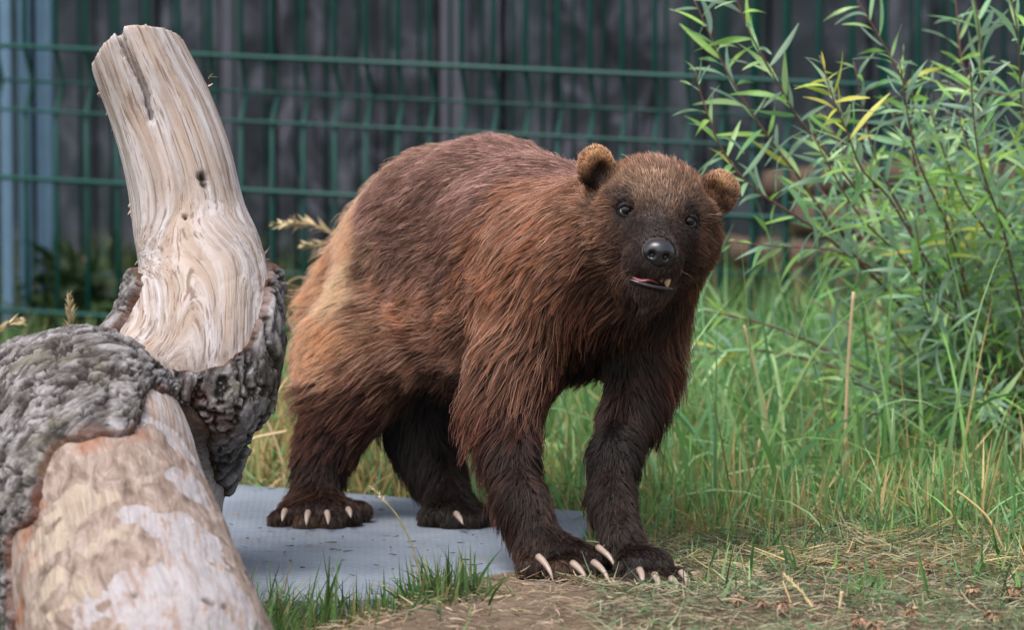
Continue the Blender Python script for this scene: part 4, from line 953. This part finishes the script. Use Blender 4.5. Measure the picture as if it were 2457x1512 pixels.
fur_layer('face_hair', 6500, 3000, 1.4, 0.00020, 2.0, filt=lambda pr: pr[:, 0] < 0.0085, cl_gain=0.2, jit0=0.2, cvar=0.5, desat=0.4)
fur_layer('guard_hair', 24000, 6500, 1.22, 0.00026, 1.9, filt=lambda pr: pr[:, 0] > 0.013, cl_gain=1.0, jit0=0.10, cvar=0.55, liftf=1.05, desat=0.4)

# ---- eyes, nose, mouth, claws
def ball(c, r, rot, nu=24, nv=16):
    u = np.linspace(0, 2 * math.pi, nu, endpoint=False); w = np.linspace(0, math.pi, nv + 1)[1:-1]
    v = [(0, 0, 1)] + [(math.sin(b) * math.cos(a), math.sin(b) * math.sin(a), math.cos(b)) for b in w for a in u] + [(0, 0, -1)]
    v = np.array(v); f = [(0, 1 + j, 1 + (j + 1) % nu) for j in range(nu)]
    for i in range(nv - 2):
        for j in range(nu): a = 1 + i * nu + j; b = 1 + i * nu + (j + 1) % nu; f.append((a, a + nu, b + nu, b))
    e = 1 + (nv - 2) * nu; f += [(e + j, len(v) - 1, e + (j + 1) % nu) for j in range(nu)]
    return v, c + (v * np.array(r)) @ rot.T, f
for i, (e, gx_) in enumerate(zip(EYES, ((0.24, -0.16), (-0.12, -0.14)))):
    loc, v, f = ball(e, np.array((18, 17.5, 17)) * HK, HR, 32, 24)
    g = nrm(np.array([gx_[0], gx_[1], 1.0])); d = loc @ g
    cc = np.where(d[:, None] > 0.74, lin(10, 8, 8), np.where(d[:, None] > 0.58, lin(34, 22, 17), np.where(d[:, None] > 0.52, lin(60, 50, 50), lin(186, 182, 186))))
    mobj('eye', v, f, M['eye'], wol, attrs={'col': cc})
    # eyelids: an upper and a lower rim round the ball
    for nm, a0, a1, rr in (('upper_eyelid', math.pi * 0.97, math.pi * 2.03, 6.5), ('lower_eyelid', 0.0, math.pi, 4.0)):
        an = np.linspace(a0, a1, 15); ex = [e + HR @ (np.array([17.5 * math.cos(t), 14.0 * math.sin(t), 9.0 + 3 * abs(math.sin(t))]) * HK) for t in an]
        v, f = tube(ex, rr * HK * (0.55 + 0.45 * np.sin(np.linspace(0, math.pi, 15))), 8); mobj(nm, v, f, M['lid'], wol)
NF = Field(nose_c - 0.045, nose_c + 0.045, 0.0012)
NF.ell(hp(7, 80, 138), np.array((35, 24, 24)) * HK, HR, 0.004); NF.ell(hp(7, 100, 136), np.array((22, 24, 22)) * HK, HR, 0.008)
for s in (-1, 1): NF.ell(hp(7 + s * 22, 92, 138), np.array((15, 17, 18)) * HK, HR, 0.004)
for s in (-1, 1):
    NF.ell(hp(7 + s * 17, 96, 160), np.array((8.5, 9, 16)) * HK, HR, 0.003, sub=True); NF.cap(hp(7 + s * 22, 100, 160), hp(7 + s * 34, 104, 146), 4.5 * HK, 2.5 * HK, 0.002, sub=True)
NF.cap(hp(7, 92, 166), hp(7, 132, 152), 1.6 * HK, 1.6 * HK, 0.003, sub=True)
v, f = NF.mesh(); v = relax(v, f, 2, .4); mobj('nose', v, f, M['nose'], wol)
_, v, f = ball(hp(-10, 159, 90), np.array((34, 7, 42)) * HK, HR); v[:, 2] += 0.0012 * np.sin((v[:, 0] - v[:, 0].mean()) * 300); mobj('tongue', v, f, M['tongue'], wol)
lip = [hp(x_, 165 + 5 * (1 - (x_ - 4) ** 2 / 60 ** 2) + 0.05 * x_, 112 + 20 * (1 - ((x_ - 4) / 56) ** 2) - 6) for x_ in np.linspace(-48, 58, 17)]
v, f = tube(lip, 5.5 * HK * (0.4 + 0.6 * np.sin(np.linspace(0.15, math.pi - 0.15, 17))), 8); mobj('lower_lip', v, f, M['lip'], wol)
def cone(a, b, r, mat, name, bendv=(0, 0, 0), n=12, m=10, flat=0.75):
    a, b = np.array(a), np.array(b); t = np.linspace(0, 1, n)[:, None]; pts = a + (b - a) * t + np.array(bendv) * (4 * t * (1 - t))
    rad = r * (1 - np.linspace(0, 1, n) ** 1.7 * 0.93); v, f = tube(pts, rad, m); return mobj(name, v, f, mat, wol)
cone(hp(40, 148, 110), hp(44, 169, 114), 9.5 * HK, M['tooth'], 'tooth'); cone(hp(26, 148, 118), hp(27, 158, 121), 5 * HK, M['tooth'], 'tooth')
def claw(bx, by, tx, ty, Y, r=8.0, out=0.009, arch=9):
    Y = Y - 0.012; a = P(bx, by, Y); b = P(tx, ty, Y - out); b = a + (b - a) * 0.93; a = a + (a - b) * 0.30 + np.array([0, 0.016, -0.002])
    cone(a, b, 1.12 * r * pxm(Y), M['claw'], 'claw', (arch * pxm(Y) * (0.6 if tx > bx else -0.2), -0.004, arch * pxm(Y) * 0.6))
for a in ((1300, 1352, 1330, 1403, 4.352), (1383, 1366, 1414, 1412, 4.334), (1434, 1364, 1467, 1409, 4.334), (1446, 1328, 1481, 1372, 4.35), (1536, 1381, 1538, 1423, 4.292), (1573, 1393, 1578, 1434, 4.272), (1615, 1400, 1626, 1431, 4.268), (1638, 1385, 1645, 1416, 4.29)): claw(*a)
claw(1468, 1294, 1446, 1314, 4.37, 7, 0.012, 3)
for a in ((681, 1233, 677, 1254, 4.768), (737, 1238, 735, 1264, 4.75), (784, 1238, 787, 1262, 4.75), (836, 1228, 842, 1245, 4.77), (1098, 1240, 1112, 1262, 4.742)): claw(*a, 7, 0.006, 3)
# whiskers
for (x_, y_, dx, dy) in ((1515, 645, -56, 40), (1520, 655, -44, 58), (1636, 650, 44, 46)):
    a = P(x_, y_, 4.33); b = P(x_ + dx, y_ + dy, 4.34); m_ = (a + b) / 2 + np.array([0, -.008, .004]); v, f = tube(spline([a, m_, b], 8), np.linspace(.00016, .00006, 8), 5); mobj('whisker', v, f, M['twig'], wol)

# ------------------------------------------------------------------ willow
def leaf_mesh(curl, fold, twist, cc):
    n = 8; t = np.linspace(0, 1, n); w = 0.060 * np.sin(np.pi * np.clip(t * 0.94 + 0.03, 0, 1)) ** 0.75 * (1.15 - 0.45 * t)
    mid = np.stack([t, 0 * t, 0.02 * np.sin(t * 3) - curl * t * t], 1); v = []
    for i in range(n):
        a = twist * t[i]; s = np.array([0, math.cos(a), math.sin(a)])
        v += [mid[i] - s * w[i] + (0, 0, fold * w[i]), mid[i], mid[i] + s * w[i] + (0, 0, fold * w[i])]
    f = []
    for i in range(n - 1):
        b = i * 3; f += [(b, b + 3, b + 4, b + 1), (b + 1, b + 4, b + 5, b + 2)]
    return np.array(v), np.array(f), np.tile(cc, (len(v), 1))
LEAFC = [(134, 180, 92), (160, 200, 100), (122, 170, 108), (172, 204, 140), (148, 190, 144)]; YELL = [(196, 200, 84), (178, 200, 90), (206, 200, 100)]
LV = [leaf_mesh(c_, f_, w_, lin(*cc)) for (c_, f_, w_) in ((.10, .35, .3), (.30, .3, -1.6), (.02, .4, .1), (.45, .25, 2.2), (.18, .5, -2.6)) for cc in LEAFC + YELL]
LM = [mesh_data('leaf', *x_[:2], M['leaf'], attrs={'col': x_[2]}) for x_ in LV]; NC = len(LEAFC) + len(YELL)
wb = P(2530, 1150, 5.35); wb[2] = float(ground_z(wb[0], wb[1]))
willow = empty('willow_shrub', wb); tag(willow, 'young willow shrub with reddish stems and narrow silvery-green leaves beside the fence', 'shrub')
STEMS = [
    ([(1668, 165), (1676, 204), (1702, 285), (1732, 357), (1788, 433), (1854, 484), (1936, 535), (2017, 596), (2094, 662), (2170, 744), (2290, 880), (2430, 1040)], 5.02, 0),
    ([(1640, -60), (1666, 0), (1712, 102), (1753, 188), (1803, 270), (1860, 351), (1916, 423), (1967, 499), (2033, 591), (2130, 700), (2280, 860), (2440, 1040)], 5.08, 0),
    ([(1740, -70), (1768, 0), (1798, 76), (1834, 143), (1875, 214), (1916, 285), (1967, 346), (2043, 440), (2119, 540), (2200, 660), (2330, 850), (2460, 1040)], 5.0, 0),
    ([(2010, -80), (2058, 0), (2094, 61), (2129, 122), (2165, 188), (2191, 244), (2186, 306), (2196, 397), (2216, 489), (2241, 565), (2330, 760), (2460, 1020)], 5.1, 0),
    ([(2300, -90), (2338, 0), (2354, 127), (2362, 260), (2380, 420), (2420, 640), (2480, 1000)], 5.2, 0),
    ([(2211, 188), (2272, 204), (2349, 219), (2457, 239), (2560, 300), (2600, 600), (2560, 1000)], 5.15, 0),
    ([(1747, 580), (1865, 591), (2017, 606), (2150, 690), (2300, 860), (2450, 1050)], 5.12, 0),
    ([(2270, -60), (2292, 0), (2305, 130), (2340, 270), (2374, 387), (2404, 509), (2457, 700), (2500, 1000)], 5.3, 0),
    ([(1967, 132), (2002, 244), (2033, 316), (2068, 407), (2129, 468), (2185, 560), (2246, 662), (2297, 738), (2400, 900), (2500, 1060)], 4.98, 1),
    ([(2405, -70), (2440, 60), (2450, 240), (2470, 480), (2500, 800), (2530, 1080)], 5.0, 0),
    ([(1690, 745), (1760, 760), (1870, 790), (2000, 850), (2200, 950), (2420, 1080)], 5.18, 0),
    ([(1560, 905), (1700, 850), (1850, 845), (2050, 900), (2300, 1010), (2480, 1100)], 5.3, 0),
]
for i in range(58):
    ex, ey = R.uniform(1900, 2520), R.uniform(120, 1000); bx = R.uniform(2330, 2640)
    STEMS.append(([(ex, ey), (ex * .75 + bx * .25 - 20, ey * .75 + 1080 * .25), (ex * .45 + bx * .55, ey * .5 + 1080 * .5), (bx, 1090)], R.uniform(4.95, 5.65), int(R.rand() < 0.08)))
leafrec = []
for si, (pp, Y, yel) in enumerate(STEMS):
    m = len(pp); pts = np.array([P(a, b, Y + (5.35 - Y) * (k / (m - 1)) ** 1.5) for k, (a, b) in enumerate(pp)])
    pts = np.vstack([pts, [wb[0] + R.normal(0, .05), wb[1] + R.normal(0, .06), wb[2] - 0.02]])
    sp = spline(pts, 60); L = np.concatenate([[0], np.cumsum(np.linalg.norm(np.diff(sp, axis=0), axis=1))])
    v, f = tube(sp[::2], np.linspace(0.0008, 0.0026, 30), 6); st = mobj('stem', v, f, M['twig'], willow)
    s = 0.004; k = 0
    while s < L[-1] * 0.90:
        i = min(int(np.searchsorted(L, s)), 58); p_ = sp[i] + (sp[i + 1] - sp[i]) * ((s - L[i]) / max(L[i + 1] - L[i], 1e-6)) if s >= L[i] else sp[i]
        tip = nrm(sp[max(i - 1, 0)] - sp[min(i + 1, 59)])      # towards the shoot's tip
        az = k * 2.4 + R.uniform(-.5, .5); e1 = nrm(np.cross(tip, [0.2, 1, 0.3])); e2 = np.cross(tip, e1); rad = e1 * math.cos(az) + e2 * math.sin(az)
        an = R.uniform(0.35, 1.25); d = nrm(tip * math.cos(an) + rad * math.sin(an) + np.array([0, 0, -0.15]))
        ln = R.uniform(0.040, 0.074) * min(1, 0.45 + s * 8)
        up = nrm(np.cross(np.cross(d, R.normal(0, .6, 3) + np.array([0, -.3, 1.0])), d))
        yl = yel and s < 0.13
        ci = (len(LEAFC) + R.randint(len(YELL))) if (yl or R.rand() < 0.03) else R.randint(len(LEAFC))
        leafrec.append((p_, d, up, ln, R.randint(5) * NC + ci, st)); k += 1
        s += (R.uniform(0.007, 0.014) if si < 9 else R.uniform(0.005, 0.0125)) if not yl else R.uniform(0.003, .008)
def project(p):
    q = p - np.array([0, 0, CAM_H]); d = q[1] * CP - q[2] * SP; u = q[1] * SP + q[2] * CP
    return 1228.5 + F * q[0] / d, 756 - F * u / d
score = []
for rec in leafrec:
    x_, y_ = project(rec[0]); inside = (-20 < x_ < 2450) and (-20 < y_ < 1200) and not (900 < x_ < 1640 and y_ > 400)
    score.append((rec[3] / rec[0][1]) * inside - 0.004 * max(0, (rec[0][1] - 5.1)) - 0.002 * (y_ > 750))
order = np.argsort(-np.array(score)); rest = []
for rank, i in enumerate(order):
    p_, d, up, ln, mi, st = leafrec[i]; sd_ = np.cross(up, d); Mx = np.stack([d, sd_, up], 1) * ln
    if rank < 300:
        o = bpy.data.objects.new('leaf', LM[mi]); col.objects.link(o); o.parent = st
        mt = Matrix(((*Mx[0], p_[0]), (*Mx[1], p_[1]), (*Mx[2], p_[2]), (0, 0, 0, 1))); o.matrix_basis = mt
    else:
        v, f, c = LV[mi]; rest.append((v @ Mx.T + p_, f, c * R.uniform(.75, 1.15)))
v, f, c = join(rest); o = mobj('foliage', v, f, M['leaf'], willow, attrs={'col': c}); o['kind'] = 'stuff'

# dark shrub beyond the fence
def dark_bush(px, py, Y, rx, rz, n, label):
    c = P(px, py, Y); root = empty('dark_shrub', (c[0], c[1], float(ground_z(c[0], c[1])))); tag(root, label, 'shrub')
    u = nrm(R.normal(0, 1, (n, 3))) * (R.rand(n, 1) ** 0.45); pos = c + u * np.array([rx, rx * .7, rz]); pos += fbm(pos * 9, 2, 3)[:, None] * 0.05
    d = nrm(u + R.normal(0, .7, (n, 3))); v, f, cc = blades(pos, d, R.uniform(.03, .07, n), R.uniform(.012, .026, n), R.uniform(0, 1, n), rcol(n, [(40, 62, 34), (56, 80, 42), (34, 48, 30), (72, 84, 46)]), 3)
    mobj('crown', v, f, M['grass'], root, attrs={'col': cc})
    for k in range(6):
        a = np.array([c[0] + R.normal(0, .04), c[1], root.location[2] - .02]); b = c + R.normal(0, 1, 3) * np.array([rx, .1, rz]) * .5
        v, f = tube(spline([a, (a + b) / 2 + R.normal(0, .03, 3), b], 8), np.linspace(.008, .003, 8), 6); mobj('stem', v, f, M['twig'], root)
dark_bush(215, 800, 7.0, 0.11, 0.16, 700, 'low dark green shrub growing behind the fence near the clustered steel posts')
dark_bush(720, 900, 7.1, 0.15, 0.10, 600, 'low dark green shrub behind the fence between log and wolverine')

# ------------------------------------------------------------------ single dry stalks and clover heads
def stalk(pts, label, r0=.0012, r1=.0006, head=None, cc=(176, 152, 110), hr=.004, ground=True):
    """pts: (px, py, Y) from root to tip; head = fraction of the length that carries seed"""
    w = np.array([P(*q_) for q_ in pts])
    if ground: w = np.vstack([[w[0][0], w[0][1], float(ground_z(w[0][0], w[0][1])) - .005], w])
    sp = spline(w, 26); root = empty('dry_stalk', sp[0]); tag(root, label, 'stalk', 'single grass stalks')
    v, f = tube(sp, np.linspace(r0, r1, 26), 6); mobj('stem', v, f, M['straw'], root, attrs={'col': np.tile(lin(*cc), (len(v), 1)) * R.uniform(.85, 1.1, (len(v), 1))})
    if head:
        i0 = int(26 * (1 - head)); seg = sp[i0:]; n = 90; k = R.randint(0, len(seg) - 1, n); t = (k + R.rand(n)) / (len(seg) - 1)
        pos = seg[k] + (seg[np.minimum(k + 1, len(seg) - 1)] - seg[k]) * R.rand(n, 1); d = nrm(nrm(np.gradient(sp, axis=0))[i0 + k] + R.normal(0, .35, (n, 3)))
        v, f, c = blades(pos, d, R.uniform(.6, 1, n) * hr * 2.2 * (0.5 + np.sin(np.pi * np.clip(t, 0, 1)) ** .6), np.full(n, hr * .55), np.zeros(n) + .1, rcol(n, [(196, 178, 140), (178, 156, 120), (212, 196, 160)]), 3)
        mobj('seed_head', v, f, M['straw'], root, attrs={'col': c})
stalk([(870, 1030, 5.3), (885, 800, 5.3), (850, 620, 5.3), (770, 545, 5.3), (655, 538, 5.3)], 'arching dry grass stalk whose pale seed head hangs between log and fence', head=.36, hr=.007)
stalk([(880, 1040, 5.35), (890, 820, 5.35), (850, 660, 5.35), (800, 590, 5.35), (735, 588, 5.35)], 'shorter arching dry stalk with a seed head just below another beside the rump', head=.18, hr=.006)
stalk([(800, 1050, 5.4), (690, 760, 5.4), (675, 700, 5.4), (720, 665, 5.4), (790, 690, 5.4)], 'thin bent straw looping behind the log next to the hindquarters', cc=(188, 170, 134))
stalk([(165, 1000, 4.9), (166, 900, 4.9), (168, 790, 4.9), (165, 710, 4.9)], 'upright dry stalk with a slim seed head standing behind the barky log', head=.35, hr=.005)
stalk([(-60, 950, 4.9), (-40, 830, 4.9), (0, 790, 4.9), (46, 770, 4.9)], 'leaning dry stalk with a seed head at the log\'s bark end', head=.35, hr=.006)
stalk([(1018, 1500, 4.12), (1012, 1420, 4.14), (996, 1330, 4.16), (960, 1250, 4.18), (925, 1205, 4.2), (890, 1170, 4.22)], 'thin green-brown grass stem arching in front of the slab', .0011, .0008, cc=(122, 116, 78), head=.22, hr=.0016)
stalk([(1995, 1540, 4.10), (1968, 1490, 4.1), (1930, 1430, 4.12), (1880, 1378, 4.14)], 'leaning straw with a narrow seed head in the cut grass', .0016, .0009, head=.6, hr=.0026, cc=(196, 172, 128))
stalk([(1925, 1540, 4.10), (1905, 1470, 4.12), (1878, 1395, 4.14)], 'bare leaning straw beside another that carries a seed head', .0016, .0010, cc=(190, 160, 120))
stalk([(2006, 1545, 4.10), (2012, 1480, 4.1), (2020, 1420, 4.1)], 'short upright straw with a blunt end in the cut grass', .0018, .0016, cc=(214, 190, 150))
stalk([(2030, 1000, 5.0), (2036, 860, 5.0), (2048, 700, 5.0)], 'tall upright tan straw standing in the green grass', .0026, .0022, cc=(196, 172, 138))
stalk([(1840, 1010, 5.05), (1815, 900, 5.05), (1785, 780, 5.05)], 'tall leaning tan straw in the long grass next to the wolverine', .0022, .0016, cc=(186, 164, 124))
stalk([(2410, 1330, 4.5), (2375, 1250, 4.5), (2330, 1205, 4.5), (2296, 1180, 4.5)], 'curved dry blade bowing over the short turf by the willow', .002, .0012, cc=(204, 180, 126))
stalk([(545, 1110, 5.15), (620, 1010, 5.15), (690, 908, 5.15)], 'thick pale straw leaning up beside the hind leg', .0026, .0020, cc=(206, 176, 132))
stalk([(540, 1085, 5.1), (600, 1055, 5.1), (690, 1035, 5.1)], 'pale straw lying almost flat by the slab\'s far edge', .002, .0018, cc=(216, 190, 150), ground=False)
stalk([(680, 1120, 5.2), (640, 1010, 5.2), (600, 955, 5.2)], 'pale straw leaning towards the log beside the hind leg', .0022, .0018, cc=(206, 182, 144))

def clover(px, py, cc, dr, lab='small dried brown clover head low in the cut grass'):
    g = G(px, py + 26, 0.012); g[2] = float(ground_z(g[0], g[1])); hz = R.uniform(.012, .022); h = P(px, py, g[1])
    root = empty('clover_head', g); tag(root, lab, 'clover head', 'dried clover heads in the cut grass')
    v, f = tube(spline([g + (0, 0, -.004), (g + h) / 2 + R.normal(0, .003, 3), h], 6), .0007, 5); mobj('stem', v, f, M['straw'], root, attrs={'col': np.tile(lin(112, 92, 62), (len(v), 1))})
    n = 70; u = nrm(R.normal(0, 1, (n, 3)) + np.array([0, 0, -.15])); r = R.uniform(.0065, .0085) * dr
    d = nrm(u + np.array([0, 0, -.8])); v, f, c = blades(h + u * r * .45, d, np.full(n, r * .95) * R.uniform(.7, 1.1, n), np.full(n, r * .36), np.full(n, .6), rcol(n, [cc, tuple(int(k * 1.2) for k in cc), (166, 142, 114)]), 3)
    mobj('flower', v, f, M['clover'], root, attrs={'col': c})
for a in ((2088, 1353, 1.05), (2043, 1367, .8), (2224, 1357, 1.05), (2332, 1419, 1.15), (2432, 1419, 1.05), (2382, 1478, 1.2), (2186, 1465, .9), (1829, 1448, .95), (1875, 1452, 1.0), (2058, 1490, .95), (2101, 1502, 1.1), (2190, 1410, .7), (1770, 1440, .8), (1945, 1345, .6)):
    clover(a[0], a[1], [(128, 96, 78), (118, 90, 68), (136, 104, 86)][R.randint(3)], a[2], *(['large dried brown clover head standing in the cut grass'] if a[2] > 1 else []))
